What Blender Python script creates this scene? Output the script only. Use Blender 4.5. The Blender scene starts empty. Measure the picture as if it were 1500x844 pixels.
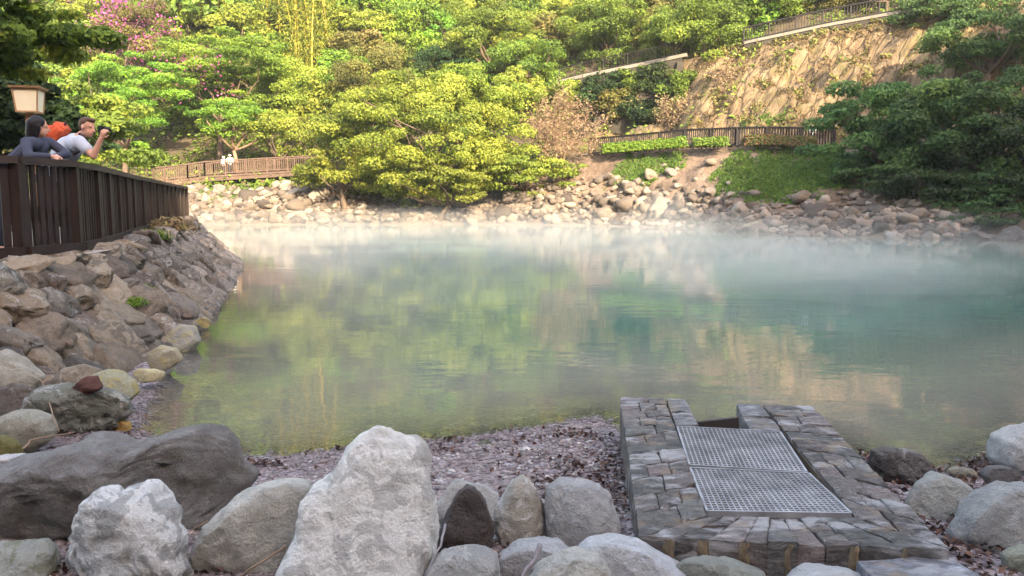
import bpy, bmesh, math, random
import numpy as np
from mathutils import Vector, Matrix

random.seed(7)
RNG = np.random.default_rng(7)
SC = bpy.context.scene
COL = SC.collection
PI = math.pi

# ------------------------------------------------------------------ camera model
F = 1160.0
EYE = 1.75
HOR = 294.0
PITCH = math.atan((422.0 - HOR) / F)
CP, SP = math.cos(PITCH), math.sin(PITCH)

def ray(u, v):
    a = (u - 750.0) / F
    b = (422.0 - v) / F
    return a, CP + b * SP, -SP + b * CP

def P(u, v, Y):
    dx, dy, dz = ray(u, v)
    t = Y / dy
    return np.array([dx * t, Y, EYE + dz * t])

def G(u, v, z):
    dx, dy, dz = ray(u, v)
    t = (z - EYE) / dz
    return np.array([dx * t, dy * t, z])

# ------------------------------------------------------------------ noise
_perm = np.random.default_rng(3).permutation(256)
_perm = np.concatenate([_perm, _perm])
_gr = np.array([[1,1,0],[-1,1,0],[1,-1,0],[-1,-1,0],[1,0,1],[-1,0,1],[1,0,-1],[-1,0,-1],[0,1,1],[0,-1,1],[0,1,-1],[0,-1,-1],[1,1,0],[-1,1,0],[0,-1,1],[0,-1,-1]], float)

def pnoise(p):
    p = np.asarray(p, float)
    i = np.floor(p).astype(int)
    f = p - i
    i &= 255
    w = f * f * f * (f * (f * 6 - 15) + 10)
    out = 0
    for dx in (0, 1):
        for dy in (0, 1):
            for dz in (0, 1):
                h = _perm[_perm[_perm[(i[:, 0] + dx) & 255] + ((i[:, 1] + dy) & 255)] + ((i[:, 2] + dz) & 255)] & 15
                d = f - np.array([dx, dy, dz])
                g = (_gr[h] * d).sum(1)
                wx = w[:, 0] if dx else 1 - w[:, 0]
                wy = w[:, 1] if dy else 1 - w[:, 1]
                wz = w[:, 2] if dz else 1 - w[:, 2]
                out = out + g * wx * wy * wz
    return out

def fbm(p, octv=4, gain=0.5):
    p = np.asarray(p, float)
    a, s, o = 1.0, 1.0, 0
    for k in range(octv):
        o = o + a * pnoise(p * s + k * 17.3)
        a *= gain
        s *= 2.03
    return o

def fbm2(x, y, octv=4, z=0.0):
    x = np.asarray(x, float)
    return fbm(np.stack([x.ravel(), np.asarray(y, float).ravel(), np.full(x.size, z)], 1), octv).reshape(x.shape)

def sstep(a, b, x):
    t = np.clip((x - a) / (b - a), 0, 1)
    return t * t * (3 - 2 * t)

# ------------------------------------------------------------------ mesh helpers
def np_mesh(name, verts, faces, smooth=True):
    """faces: list of int arrays (n, k)"""
    me = bpy.data.meshes.new(name)
    verts = np.asarray(verts, np.float32)
    me.vertices.add(len(verts))
    me.vertices.foreach_set('co', verts.ravel())
    loops = np.concatenate([np.asarray(f, np.int32).ravel() for f in faces])
    tot = np.concatenate([np.full(len(f), f.shape[1], np.int32) for f in faces])
    start = np.concatenate([[0], np.cumsum(tot)[:-1]]).astype(np.int32)
    me.loops.add(len(loops))
    me.loops.foreach_set('vertex_index', loops)
    me.polygons.add(len(tot))
    me.polygons.foreach_set('loop_start', start)
    me.polygons.foreach_set('loop_total', tot)
    me.polygons.foreach_set('use_smooth', np.full(len(tot), smooth, bool))
    me.update(calc_edges=True)
    return me

def link(name, me, mat=None, parent=None, loc=None):
    o = bpy.data.objects.new(name, me)
    COL.objects.link(o)
    if mat is not None and me is not None and len(me.materials) == 0:
        me.materials.append(mat)
    if parent is not None:
        o.parent = parent
    if loc is not None:
        o.location = loc
    return o

def tag(o, label=None, cat=None, group=None, kind=None):
    if label: o['label'] = label
    if cat: o['category'] = cat
    if group: o['group'] = group
    if kind: o['kind'] = kind
    return o

def thing(name, label, cat, loc, group=None):
    o = bpy.data.objects.new(name, None)
    COL.objects.link(o)
    o.location = loc
    o.empty_display_size = 0.2
    return tag(o, label, cat, group)

class MB:
    """collects boxes and tubes into one mesh"""
    def __init__(s):
        s.v = []; s.f4 = []; s.f3 = []; s.n = 0
    def add(s, v, f4=None, f3=None):
        v = np.asarray(v, float)
        if f4 is not None and len(f4): s.f4.append(np.asarray(f4) + s.n)
        if f3 is not None and len(f3): s.f3.append(np.asarray(f3) + s.n)
        s.v.append(v); s.n += len(v)
    def box(s, c, size, rz=0.0, jit=0.0):
        sx, sy, sz = [q / 2 for q in size]
        v = np.array([[x, y, z] for z in (-sz, sz) for y in (-sy, sy) for x in (-sx, sx)])
        if jit: v = v + RNG.uniform(-jit, jit, v.shape)
        ca, sa = math.cos(rz), math.sin(rz)
        v = np.stack([v[:, 0] * ca - v[:, 1] * sa, v[:, 0] * sa + v[:, 1] * ca, v[:, 2]], 1) + np.asarray(c)
        s.add(v, [[0, 2, 3, 1], [4, 5, 7, 6], [0, 1, 5, 4], [2, 6, 7, 3], [0, 4, 6, 2], [1, 3, 7, 5]])
    def bar(s, a, b, w, h):
        """box beam from a to b; w horizontal, h vertical"""
        a, b = np.asarray(a, float), np.asarray(b, float)
        d = b - a; L = np.linalg.norm(d); d = d / max(L, 1e-9)
        up = np.array([0, 0, 1.0])
        if abs(d[2]) > 0.95: up = np.array([0, 1.0, 0])
        r = np.cross(d, up); r /= np.linalg.norm(r)
        n = np.cross(r, d)
        v = []
        for q in (a, b):
            for i, j in ((-1, -1), (1, -1), (1, 1), (-1, 1)):
                v.append(q + r * i * w / 2 + n * j * h / 2)
        s.add(v, [[0, 1, 2, 3], [7, 6, 5, 4], [0, 4, 5, 1], [1, 5, 6, 2], [2, 6, 7, 3], [3, 7, 4, 0]])
    def tube(s, pts, rad, n=8, cap=True):
        pts = np.asarray(pts, float); m = len(pts)
        rad = np.broadcast_to(np.asarray(rad, float), (m,))
        t = np.gradient(pts, axis=0)
        t /= np.maximum(np.linalg.norm(t, axis=1, keepdims=True), 1e-9)
        ref = np.array([0.31, 0.17, 0.93]) if abs(t[0][2]) < 0.9 else np.array([1.0, 0.1, 0])
        r = np.cross(t, ref); r /= np.maximum(np.linalg.norm(r, axis=1, keepdims=True), 1e-9)
        q = np.cross(t, r)
        an = np.arange(n) * 2 * PI / n
        v = pts[:, None, :] + (r[:, None, :] * np.cos(an)[None, :, None] + q[:, None, :] * np.sin(an)[None, :, None]) * rad[:, None, None]
        v = v.reshape(-1, 3)
        f = []
        i = np.arange(n); j = (i + 1) % n
        for k in range(m - 1):
            f.append(np.stack([k * n + i, k * n + j, (k + 1) * n + j, (k + 1) * n + i], 1))
        f3 = None
        if cap:
            v = np.concatenate([v, pts[:1], pts[-1:]])
            f3 = np.concatenate([np.stack([j, i, np.full(n, m * n)], 1), np.stack([(m - 1) * n + i, (m - 1) * n + j, np.full(n, m * n + 1)], 1)])
        s.add(v, np.concatenate(f), f3)
    def ell(s, c, r, M=None, sub=3):
        d, f = ico(sub)
        v = d * np.asarray(r)
        if M is not None: v = v @ np.asarray(M).T
        s.add(v + np.asarray(c), None, f)
    def mesh(s, name, smooth=False):
        fs = []
        if s.f4: fs.append(np.concatenate(s.f4))
        if s.f3: fs.append(np.concatenate(s.f3))
        return np_mesh(name, np.concatenate(s.v), fs, smooth)
    def build(s, name, mat, parent=None, smooth=False):
        return link(name, s.mesh(name, smooth), mat, parent)

_ico = {}
def ico(sub):
    if sub not in _ico:
        bm = bmesh.new()
        bmesh.ops.create_icosphere(bm, subdivisions=sub, radius=1.0)
        v = np.array([x.co[:] for x in bm.verts]); v /= np.linalg.norm(v, axis=1, keepdims=True)
        f = np.array([[q.index for q in p.verts] for p in bm.faces])
        bm.free()
        _ico[sub] = (v, f)
    return _ico[sub]

# ------------------------------------------------------------------ node helpers
def new_mat(name):
    m = bpy.data.materials.new(name)
    m.use_nodes = True
    nt = m.node_tree
    nt.nodes.clear()
    out = nt.nodes.new('ShaderNodeOutputMaterial')
    return m, nt, out

class NT:
    def __init__(s, nt): s.nt = nt
    def n(s, t, **kw):
        nd = s.nt.nodes.new(t)
        ins = kw.pop('ins', {})
        for k, v in kw.items(): setattr(nd, k, v)
        for k, v in ins.items():
            if isinstance(v, bpy.types.NodeSocket): s.nt.links.new(v, nd.inputs[k])
            else: nd.inputs[k].default_value = v
        return nd
    def l(s, a, b): s.nt.links.new(a, b)
    def noise(s, vec, scale, detail=4, rough=0.55, dist=0.0):
        return s.n('ShaderNodeTexNoise', ins={'Vector': vec, 'Scale': scale, 'Detail': detail, 'Roughness': rough, 'Distortion': dist}).outputs['Fac']
    def ramp(s, fac, stops, interp='LINEAR'):
        r = s.n('ShaderNodeValToRGB', ins={'Fac': fac})
        r.color_ramp.interpolation = interp
        els = r.color_ramp.elements
        while len(els) < len(stops): els.new(0.5)
        for e, (p, c) in zip(els, stops):
            e.position = p
            e.color = (c, c, c, 1) if isinstance(c, (int, float)) else (*c, 1)
        return r.outputs['Color']
    def mix(s, fac, a, b, mode='MIX'):
        m = s.n('ShaderNodeMix', data_type='RGBA', blend_type=mode)
        for k, v in ((0, fac), (6, a), (7, b)):
            if isinstance(v, bpy.types.NodeSocket): s.l(v, m.inputs[k])
            elif k == 0: m.inputs[0].default_value = v
            else: m.inputs[k].default_value = (*v, 1) if len(v) == 3 else v
        return m.outputs[2]
    def math(s, op, a, b=None, clamp=False):
        m = s.n('ShaderNodeMath', operation=op, use_clamp=clamp)
        for k, v in ((0, a), (1, b)):
            if v is None: continue
            if isinstance(v, bpy.types.NodeSocket): s.l(v, m.inputs[k])
            else: m.inputs[k].default_value = v
        return m.outputs[0]
    def bump(s, h, strength=0.5, dist=0.05, normal=None):
        b = s.n('ShaderNodeBump', ins={'Height': h, 'Strength': strength, 'Distance': dist})
        if normal is not None: s.l(normal, b.inputs['Normal'])
        return b.outputs['Normal']

def leaf_mat(name, dark, light, accent=None, trans=0.35):
    m, nt, out = new_mat(name)
    N = NT(nt)
    t = N.n('ShaderNodeAttribute', attribute_name='tint').outputs['Fac']
    stops = [(0.0, dark), (0.75, light)]
    if accent: stops = [(0.0, dark), (0.7, light), (1.0, accent)]
    c = N.ramp(t, stops)
    oi = N.n('ShaderNodeObjectInfo').outputs['Random']
    hsv = N.n('ShaderNodeHueSaturation', ins={'Color': c, 'Hue': N.math('ADD', N.math('MULTIPLY', oi, 0.03), 0.485), 'Value': N.math('ADD', N.math('MULTIPLY', oi, 0.3), 0.85)})
    b = N.n('ShaderNodeBsdfPrincipled', ins={'Base Color': hsv.outputs[0], 'Roughness': 0.55, 'Specular IOR Level': 0.25})
    tr = N.n('ShaderNodeBsdfTranslucent', ins={'Color': hsv.outputs[0]})
    mx = N.n('ShaderNodeMixShader', ins={0: trans, 1: b.outputs[0], 2: tr.outputs[0]})
    N.l(mx.outputs[0], out.inputs[0])
    return m

def plain_mat(name, col, rough=0.7, var=0.25, scale=8.0, bump=0.2, metal=0.0, stretch=(1, 1, 1), bdist=0.01, spec=0.2):
    m, nt, out = new_mat(name)
    N = NT(nt)
    co = N.n('ShaderNodeTexCoord').outputs['Object']
    mp = N.n('ShaderNodeMapping', ins={'Vector': co, 'Scale': stretch}).outputs[0]
    n1 = N.noise(mp, scale, 6, 0.6)
    n2 = N.noise(mp, scale * 0.23, 3, 0.5)
    f = N.math('ADD', N.math('MULTIPLY', n1, 0.6), N.math('MULTIPLY', n2, 0.4))
    c = N.ramp(f, [(0.3, tuple(x * (1 - var) for x in col)), (0.7, tuple(min(1, x * (1 + var)) for x in col))])
    b = N.n('ShaderNodeBsdfPrincipled', ins={'Base Color': c, 'Roughness': rough, 'Metallic': metal, 'Specular IOR Level': spec})
    N.l(N.bump(n1, bump, bdist), b.inputs['Normal'])
    N.l(b.outputs[0], out.inputs[0])
    return m

def rock_mat(name, scale=1.0):
    """base colour from the object's own colour; stains and lichen from noise, amounts from object properties"""
    m, nt, out = new_mat(name)
    N = NT(nt)
    oi = N.n('ShaderNodeObjectInfo')
    co = N.n('ShaderNodeTexCoord').outputs['Object']
    off = N.n('ShaderNodeVectorMath', operation='ADD', ins={0: co, 1: N.n('ShaderNodeCombineXYZ', ins={0: N.math('MULTIPLY', oi.outputs['Random'], 37.0), 1: N.math('MULTIPLY', oi.outputs['Random'], 71.0)}).outputs[0]}).outputs[0]
    big = N.noise(off, 6.0 * scale, 8, 0.62, 0.9)
    mid = N.noise(off, 14.0 * scale, 9, 0.68, 0.4)
    fine = N.noise(off, 80.0 * scale, 6, 0.72)
    vr = N.math('ADD', N.n('ShaderNodeAttribute', attribute_name='vary').outputs['Fac'], 1.0)
    base = N.mix(1.0, oi.outputs['Color'], vr, 'MULTIPLY')
    v = N.ramp(mid, [(0.25, 0.70), (0.5, 1.0), (0.75, 1.16)])
    c = N.mix(1.0, base, v, 'MULTIPLY')
    v2 = N.ramp(fine, [(0.3, 0.80), (0.62, 1.1)])
    c = N.mix(0.8, c, v2, 'MULTIPLY')
    st = N.n('ShaderNodeAttribute', attribute_name='stain', attribute_type='OBJECT')
    stc = N.n('ShaderNodeAttribute', attribute_name='stain_colour', attribute_type='OBJECT')
    # dark/coloured stain patches
    patch = N.ramp(N.math('ADD', N.math('MULTIPLY', big, 0.7), N.math('MULTIPLY', mid, 0.3)), [(0.50, 0.0), (0.515, 0.8), (0.60, 1.0)])
    c = N.mix(N.math('MULTIPLY', patch, st.outputs['Fac']), c, stc.outputs['Color'])
    # pale lichen crust
    big2 = N.noise(off, 7.0 * scale, 9, 0.7, 1.2)
    crust = N.ramp(big2, [(0.54, 0.0), (0.60, 1.0)])
    lc = N.n('ShaderNodeAttribute', attribute_name='crust', attribute_type='OBJECT')
    c = N.mix(N.math('MULTIPLY', crust, lc.outputs['Fac']), c, (0.46, 0.45, 0.42))
    # thin dark cracks
    vor = N.n('ShaderNodeTexVoronoi', feature='DISTANCE_TO_EDGE', ins={'Vector': N.n('ShaderNodeVectorMath', operation='ADD', ins={0: off, 1: N.n('ShaderNodeVectorMath', operation='SCALE', ins={0: N.n('ShaderNodeTexNoise', ins={'Vector': off, 'Scale': 3.0 * scale}).outputs['Color'], 'Scale': 0.5}).outputs[0]}).outputs[0], 'Scale': 2.4 * scale}).outputs['Distance']
    crack = N.ramp(vor, [(0.0, 0.55), (0.018, 1.0)])
    c = N.mix(0.22, c, crack, 'MULTIPLY')
    b = N.n('ShaderNodeBsdfPrincipled', ins={'Base Color': c, 'Roughness': 0.85, 'Specular IOR Level': 0.3})
    h = N.math('ADD', N.math('MULTIPLY', mid, 1.0), N.math('MULTIPLY', fine, 0.35))
    h = N.math('ADD', h, N.math('MULTIPLY', crack, 0.08))
    N.l(N.bump(h, 1.0, 0.05 / scale), b.inputs['Normal'])
    N.l(b.outputs[0], out.inputs[0])
    return m

M = {}
M['rock'] = rock_mat('rock_surface', 1.0)
M['rock_far'] = rock_mat('rock_surface_far', 0.45)
M['leaf_bright'] = leaf_mat('leaf_bright', (0.06, 0.14, 0.015), (0.17, 0.30, 0.03), (0.27, 0.36, 0.045))
M['leaf_yellow'] = leaf_mat('leaf_yellow', (0.09, 0.135, 0.018), (0.245, 0.295, 0.04), (0.35, 0.36, 0.055))
M['leaf_mid'] = leaf_mat('leaf_mid', (0.05, 0.09, 0.015), (0.155, 0.225, 0.03), (0.26, 0.30, 0.045))
M['leaf_olive'] = leaf_mat('leaf_olive', (0.08, 0.085, 0.022), (0.18, 0.18, 0.045), (0.27, 0.20, 0.085))
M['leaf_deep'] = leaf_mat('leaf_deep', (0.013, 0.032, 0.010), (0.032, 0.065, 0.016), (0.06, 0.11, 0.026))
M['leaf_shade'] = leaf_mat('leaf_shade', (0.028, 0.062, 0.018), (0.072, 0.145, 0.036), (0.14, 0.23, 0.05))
M['leaf_gold'] = leaf_mat('leaf_gold', (0.14, 0.12, 0.02), (0.28, 0.22, 0.035), (0.42, 0.28, 0.05))
M['leaf_dry'] = leaf_mat('leaf_dry', (0.16, 0.11, 0.06), (0.28, 0.205, 0.12), (0.30, 0.27, 0.11), 0.2)
M['straw'] = leaf_mat('straw', (0.06, 0.042, 0.016), (0.15, 0.105, 0.04), (0.20, 0.155, 0.055), 0.2)
M['petal'] = leaf_mat('petal_magenta', (0.22, 0.04, 0.15), (0.40, 0.09, 0.28), (0.52, 0.22, 0.36))
M['hedge_red'] = leaf_mat('hedge_red', (0.06, 0.08, 0.02), (0.12, 0.12, 0.035), (0.26, 0.10, 0.07))
M['litter'] = leaf_mat('fallen_leaf', (0.018, 0.010, 0.008), (0.075, 0.036, 0.026), (0.19, 0.12, 0.085), 0.05)
M['grass'] = leaf_mat('grass_blade', (0.055, 0.10, 0.022), (0.11, 0.19, 0.035), (0.20, 0.26, 0.05))
M['bark'] = plain_mat('bark', (0.10, 0.075, 0.055), 0.9, 0.4, 9, 0.8, stretch=(1, 1, 0.25), bdist=0.03)
M['bark_pale'] = plain_mat('bark_pale', (0.20, 0.14, 0.095), 0.9, 0.3, 7, 0.5, stretch=(1, 1, 0.3), bdist=0.03)
M['twig'] = plain_mat('twig', (0.25, 0.175, 0.12), 0.9, 0.25, 3, 0.2)
M['culm'] = plain_mat('bamboo_culm', (0.45, 0.34, 0.06), 0.5, 0.25, 2, 0.1)
M['wood'] = plain_mat('stained_wood', (0.022, 0.0135, 0.0112), 0.62, 0.5, 14, 0.5, stretch=(1, 1, 0.12), bdist=0.006)
M['rail_wood'] = plain_mat('worn_rail_wood', (0.045, 0.032, 0.026), 0.6, 0.5, 6, 0.5, stretch=(0.3, 0.3, 1), bdist=0.006)
M['wood_far'] = plain_mat('boardwalk_wood', (0.10, 0.068, 0.052), 0.8, 0.35, 2.5, 0.3)
M['rail_dark'] = plain_mat('dark_rail', (0.013, 0.011, 0.012), 0.6, 0.3, 3, 0.2)
M['concrete'] = plain_mat('weathered_shaded_concrete', (0.042, 0.037, 0.03), 0.9, 0.45, 0.9, 0.6, bdist=0.08)  # darkened: the trees' shade on the wall is put into its colour
M['kerb'] = plain_mat('pale_kerb', (0.17, 0.155, 0.13), 0.85, 0.2, 2, 0.3)
M['path'] = plain_mat('path_paving', (0.36, 0.33, 0.29), 0.9, 0.2, 2, 0.3)
M['mortar'] = plain_mat('mortar', (0.135, 0.105, 0.07), 0.95, 0.35, 14, 0.8, bdist=0.02)
M['iron'] = plain_mat('galvanised_grate', (0.25, 0.255, 0.27), 0.5, 0.55, 7, 0.15, metal=0.4)
M['iron_dark'] = plain_mat('dark_sluice', (0.035, 0.03, 0.028), 0.6, 0.3, 6, 0.4)
M['pit'] = plain_mat('drain_pit', (0.05, 0.05, 0.055), 0.9, 0.3, 6, 0.5)
M['lantern'] = plain_mat('lantern_paper', (0.74, 0.66, 0.47), 0.8, 0.08, 5, 0.1)
M['lantern_wood'] = plain_mat('lantern_wood', (0.34, 0.20, 0.10), 0.7, 0.3, 8, 0.3)
M['skin'] = plain_mat('skin', (0.50, 0.27, 0.19), 0.55, 0.08, 20, 0.05)
M['hair_black'] = plain_mat('black_hair', (0.010, 0.009, 0.010), 0.5, 0.3, 40, 0.5, stretch=(1, 1, 0.2))
M['hair_brown'] = plain_mat('brown_hair', (0.085, 0.05, 0.032), 0.6, 0.3, 40, 0.5)
M['shirt_grey'] = plain_mat('pale_grey_cotton', (0.40, 0.43, 0.50), 0.9, 0.1, 14, 0.3)
M['shirt_dark'] = plain_mat('charcoal_cotton', (0.045, 0.05, 0.075), 0.9, 0.15, 14, 0.3)
M['trousers'] = plain_mat('dark_trousers', (0.03, 0.035, 0.05), 0.9, 0.15, 14, 0.3)
M['orange'] = plain_mat('orange_nylon', (0.50, 0.085, 0.03), 0.6, 0.25, 12, 0.5)
M['strap'] = plain_mat('dark_strap', (0.05, 0.02, 0.03), 0.8, 0.2, 12, 0.2)
M['camera_body'] = plain_mat('camera_black', (0.012, 0.012, 0.013), 0.4, 0.1, 12, 0.1)
M['white_cloth'] = plain_mat('white_cloth', (0.75, 0.74, 0.72), 0.9, 0.06, 12, 0.2)

# ------------------------------------------------------------------ terrain
POND = np.array([(-2.86, 5.89), (-2.39, 5.5), (-1.93, 5.3), (-1.5, 5.3), (-1.0, 5.58), (-0.3, 5.72), (0.16, 6.0), (0.7, 6.32), (0.85, 5.75), (2.1, 5.6), (2.45, 5.25), (2.5, 5.05), (2.8, 4.98), (3.25, 5.22), (3.7, 5.56), (4.6, 6.0),
    (7, 7.5), (11, 9), (16, 14), (20, 22), (22, 30), (22.3, 35.2), (19, 36.5), (16, 39), (13.5, 43), (11, 49.5), (5, 56), (-3, 58.5), (-10, 59), (-20, 57.5), (-27, 56),
    (-21, 46), (-12.4, 30.8), (-9.2, 25.9), (-7.6, 22.1), (-6.6, 19.0), (-5.6, 15.8), (-4.65, 12.2), (-4.05, 10), (-3.55, 8.0), (-3.2, 6.8)], float)
TERR = np.array([(-4.4, -6), (-4.35, 6.6), (-4.05, 8.2), (-4.2, 10), (-4.8, 12.2), (-5.8, 15.8), (-6.8, 19), (-7.8, 22.2), (-9.4, 26.0), (-12.6, 31), (-21.2, 46), (-27, 55), (-40, 60), (-300, 60), (-300, -6)], float)

def sdf(poly, x, y):
    """positive outside"""
    d = np.full(x.shape, 1e9); ins = np.zeros(x.shape, bool)
    n = len(poly)
    for i in range(n):
        ax, ay = poly[i]; bx, by = poly[(i + 1) % n]
        ex, ey = bx - ax, by - ay
        t = np.clip(((x - ax) * ex + (y - ay) * ey) / (ex * ex + ey * ey), 0, 1)
        d = np.minimum(d, (x - ax - t * ex) ** 2 + (y - ay - t * ey) ** 2)
        c = ((ay > y) != (by > y)) & (x < ex * (y - ay) / (ey if ey != 0 else 1e-9) + ax)
        ins ^= c
    d = np.sqrt(d)
    return np.where(ins, -d, d)

def zv(v, Y): return P(750, v, Y)[2]
# columns of the far bank: u, then (Y, z) of shore, path edge, path back, upper path edge, upper path back, crest, beyond
COLS = [
    (-400, [(57, -.3), (62, 2.4), (68, 3.2), (80, 12), (84, 13), (125, 48), (220, 62)]),
    (280, [(57, -.3), (62.5, 2.5), (68, 3.2), (80, 12), (84, 13), (125, 48), (220, 62)]),
    (450, [(57.5, -.3), (63, 2.9), (68, 3.7), (80, 12), (84, 13), (125, 48), (220, 62)]),
    (700, [(58, -.3), (64, 2.6), (68, 4.0), (78, 11), (82, 12.5), (125, 48), (220, 62)]),
    (850, [(56, -.3), (63, zv(228, 63)), (66, zv(228, 63) + .2), (72, zv(117, 72)), (75, zv(117, 72) + .2), (120, 46), (220, 62)]),
    (1000, [(50.5, -.3), (57, zv(216, 57)), (60, zv(216, 57) + .2), (69, zv(86, 69)), (72, zv(86, 69) + .2), (118, 46), (220, 62)]),
    (1100, [(43, -.3), (53, zv(214, 53)), (56, zv(214, 53) + .2), (66, zv(62, 66)), (69, zv(62, 66) + .2), (115, 46), (220, 62)]),
    (1200, [(39, -.3), (51, zv(217, 51)), (54, zv(217, 51) + .2), (64, zv(40, 64)), (67, zv(40, 64) + .2), (112, 46), (220, 62)]),
    (1310, [(37, -.3), (48, 4.8), (51, 5.0), (62, zv(20, 62)), (65, zv(20, 62) + .2), (110, 46), (220, 62)]),
    (1500, [(35.5, -.3), (44, 4.0), (47, 4.5), (58, 17), (61, 17.4), (100, 46), (220, 62)]),
    (1900, [(22, -.3), (30, 4.0), (33, 4.5), (44, 17), (47, 17.4), (85, 46), (220, 62)]),
]
CT = np.array([(u - 750) / F for u, _ in COLS])
CY = np.array([[p[0] for p in c] for _, c in COLS])
CZ = np.array([[p[1] for p in c] for _, c in COLS])

def bench(u, k, dy=0.0):
    """point on key line k of the far bank seen at pixel column u"""
    t = (u - 750) / F
    Y = np.interp(t, CT, CY[:, k]) + dy
    Z = np.interp(t, CT, CZ[:, k])
    return np.array([t * Y, Y, Z])

RIDGE_Y = -48.0
def ridge(x):
    """height of the hill behind the viewer, which shades the near half of the pond"""
    return np.interp(x, RX, RH)
RX = np.array([-140, -40, -10, 5, 14, 20, 25, 30, 39, 45, 52, 56, 61, 67, 72, 80, 140], float)
RH = np.array([36, 38, 41, 44, 46, 43, 42, 44, 48, 50, 53, 57, 63, 69, 80, 88, 86], float) - 2.5  # unseen crest, heights fitted to place the shadow edges

def H(x, y, noise=True):
    x = np.asarray(x, float); y = np.asarray(y, float)
    sd = sdf(POND, x, y)
    st = -sdf(TERR, x, y)
    near = np.minimum(0.075 * np.maximum(sd, 0), 0.2) + 0 * x
    terr = np.where(st > 0, np.minimum(np.maximum(st - 0.46, 0) * 1.05, 1.08) + 0.0, -1) + np.where(st > 12, (st - 12) * 0.12, 0) * (x < -14)
    right = sstep(6, 13, x) * np.minimum(0.42 * np.maximum(sd - 0.5, 0), 14)
    t = x / np.maximum(y, 1.0)
    cutw = sstep(0.050, 0.064, t) * (1 - sstep(0.20, 0.225, t))
    far = np.full(x.shape, -0.3)
    Yk = [np.interp(t, CT, CY[:, k]) for k in range(7)]
    Zk = [np.interp(t, CT, CZ[:, k]) for k in range(7)]
    for k in range(6):
        q = (y >= Yk[k]) & (y < Yk[k + 1])
        far = np.where(q, Zk[k] + (Zk[k + 1] - Zk[k]) * (y - Yk[k]) / (Yk[k + 1] - Yk[k]), far)
    zf = Zk[2] + (Zk[3] - 4.6 - Zk[2]) * (y - Yk[2]) / (Yk[3] - 0.5 - Yk[2])
    far = np.where((y >= Yk[2]) & (y < Yk[3] - 0.5), far + cutw * (zf - far), far)
    far = np.where(y >= Yk[6], Zk[6], far)
    far = np.where(y < 15, -0.3, far)
    if noise:
        cl = sstep(0, 1.5, y - Yk[2]) * sstep(0, 1.5, Yk[3] - y) * sstep(0.03, 0.13, t)
        nz = fbm2(x * 0.28, y * 0.28, 5) * 1.2 - np.abs(fbm2(x * 0.75 + y * 0.3, y * 0.22, 4, 5.0)) * 1.4
        far = far + cl * nz
        bk = sstep(0.2, 1.5, y - Yk[0]) * sstep(0, 1.5, Yk[1] - y)
        far = far + bk * (fbm2(x * 0.55, y * 0.55, 4, 9.0) * 0.6)
        hl = sstep(0, 4, y - Yk[4])
        far = far + hl * fbm2(x * 0.12, y * 0.12, 4, 2.0) * 2.5
    z = np.maximum(np.maximum(near, terr), np.maximum(right, far))
    back = ridge(x) * sstep(-9, -46, y) * (0.85 + 0.15 * sstep(-46, -90, y))
    if noise:
        back = back + sstep(-12, -40, y) * (fbm2(x * 0.09, y * 0.09, 4, 7.0) * 2.0)
    z = np.maximum(z, np.where(y < -9, back, -1))
    if noise:
        z = z + np.where(sd > 0.1, fbm2(x * 1.7, y * 1.7, 4, 3.0) * 0.035, 0)
    bed = -np.minimum(0.11 * np.maximum(-sd, 0), 1.5)
    return np.where(sd > 0, z, bed)

def grid_axis(segs):
    a = []
    for (p, q, st) in segs:
        a.append(np.arange(p, q, st))
    a.append([segs[-1][1]])
    return np.concatenate(a)
GX = grid_axis([(-230, -60, 8), (-60, -42, 2), (-42, -7, 0.55), (-7, 6, 0.11), (6, 44, 0.45), (44, 70, 2), (70, 230, 8)])
GY = grid_axis([(-150, -56, 5), (-56, -6, 1.6), (-6, 2, 0.8), (2, 9, 0.11), (9, 24, 0.35), (24, 35, 0.8), (35, 84, 0.45), (84, 130, 2), (130, 300, 10)])

XX, YY = np.meshgrid(GX, GY)
ZZ = H(XX, YY)
nx, ny = len(GX), len(GY)
idx = np.arange(nx * ny).reshape(ny, nx)
quads = np.stack([idx[:-1, :-1].ravel(), idx[:-1, 1:].ravel(), idx[1:, 1:].ravel(), idx[1:, :-1].ravel()], 1)
gm = np_mesh('ground', np.stack([XX.ravel(), YY.ravel(), ZZ.ravel()], 1), [quads], True)

# what lies where: gravel, soil, bare cliff, bank rubble, grass
_t = XX / np.maximum(YY, 1.0)
_k = [np.interp(_t, CT, CY[:, k]) for k in range(7)]
w_cliff = sstep(-0.2, 0.8, YY - _k[2]) * sstep(-0.6, 0.6, _k[3] - YY) * sstep(0.05, 0.12, _t) * (YY > 30)
w_bank = sstep(-1.5, 0, YY - _k[0]) * sstep(-0.3, 0.8, _k[1] - YY) * (YY > 20) * (1 - 0.93 * sstep(0.36, 0.43, _t))  # bank fades to dark soil on the right, painting in the trees' shade
_sd = sdf(POND, XX, YY)
w_grav = (1 - sstep(2.2, 3.2, _sd)) * (YY < 9) * (YY > 1) * (XX > -5)
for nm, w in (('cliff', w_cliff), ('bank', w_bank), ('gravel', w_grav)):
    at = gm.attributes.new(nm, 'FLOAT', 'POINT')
    at.data.foreach_set('value', np.asarray(w, np.float32).ravel())

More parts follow.
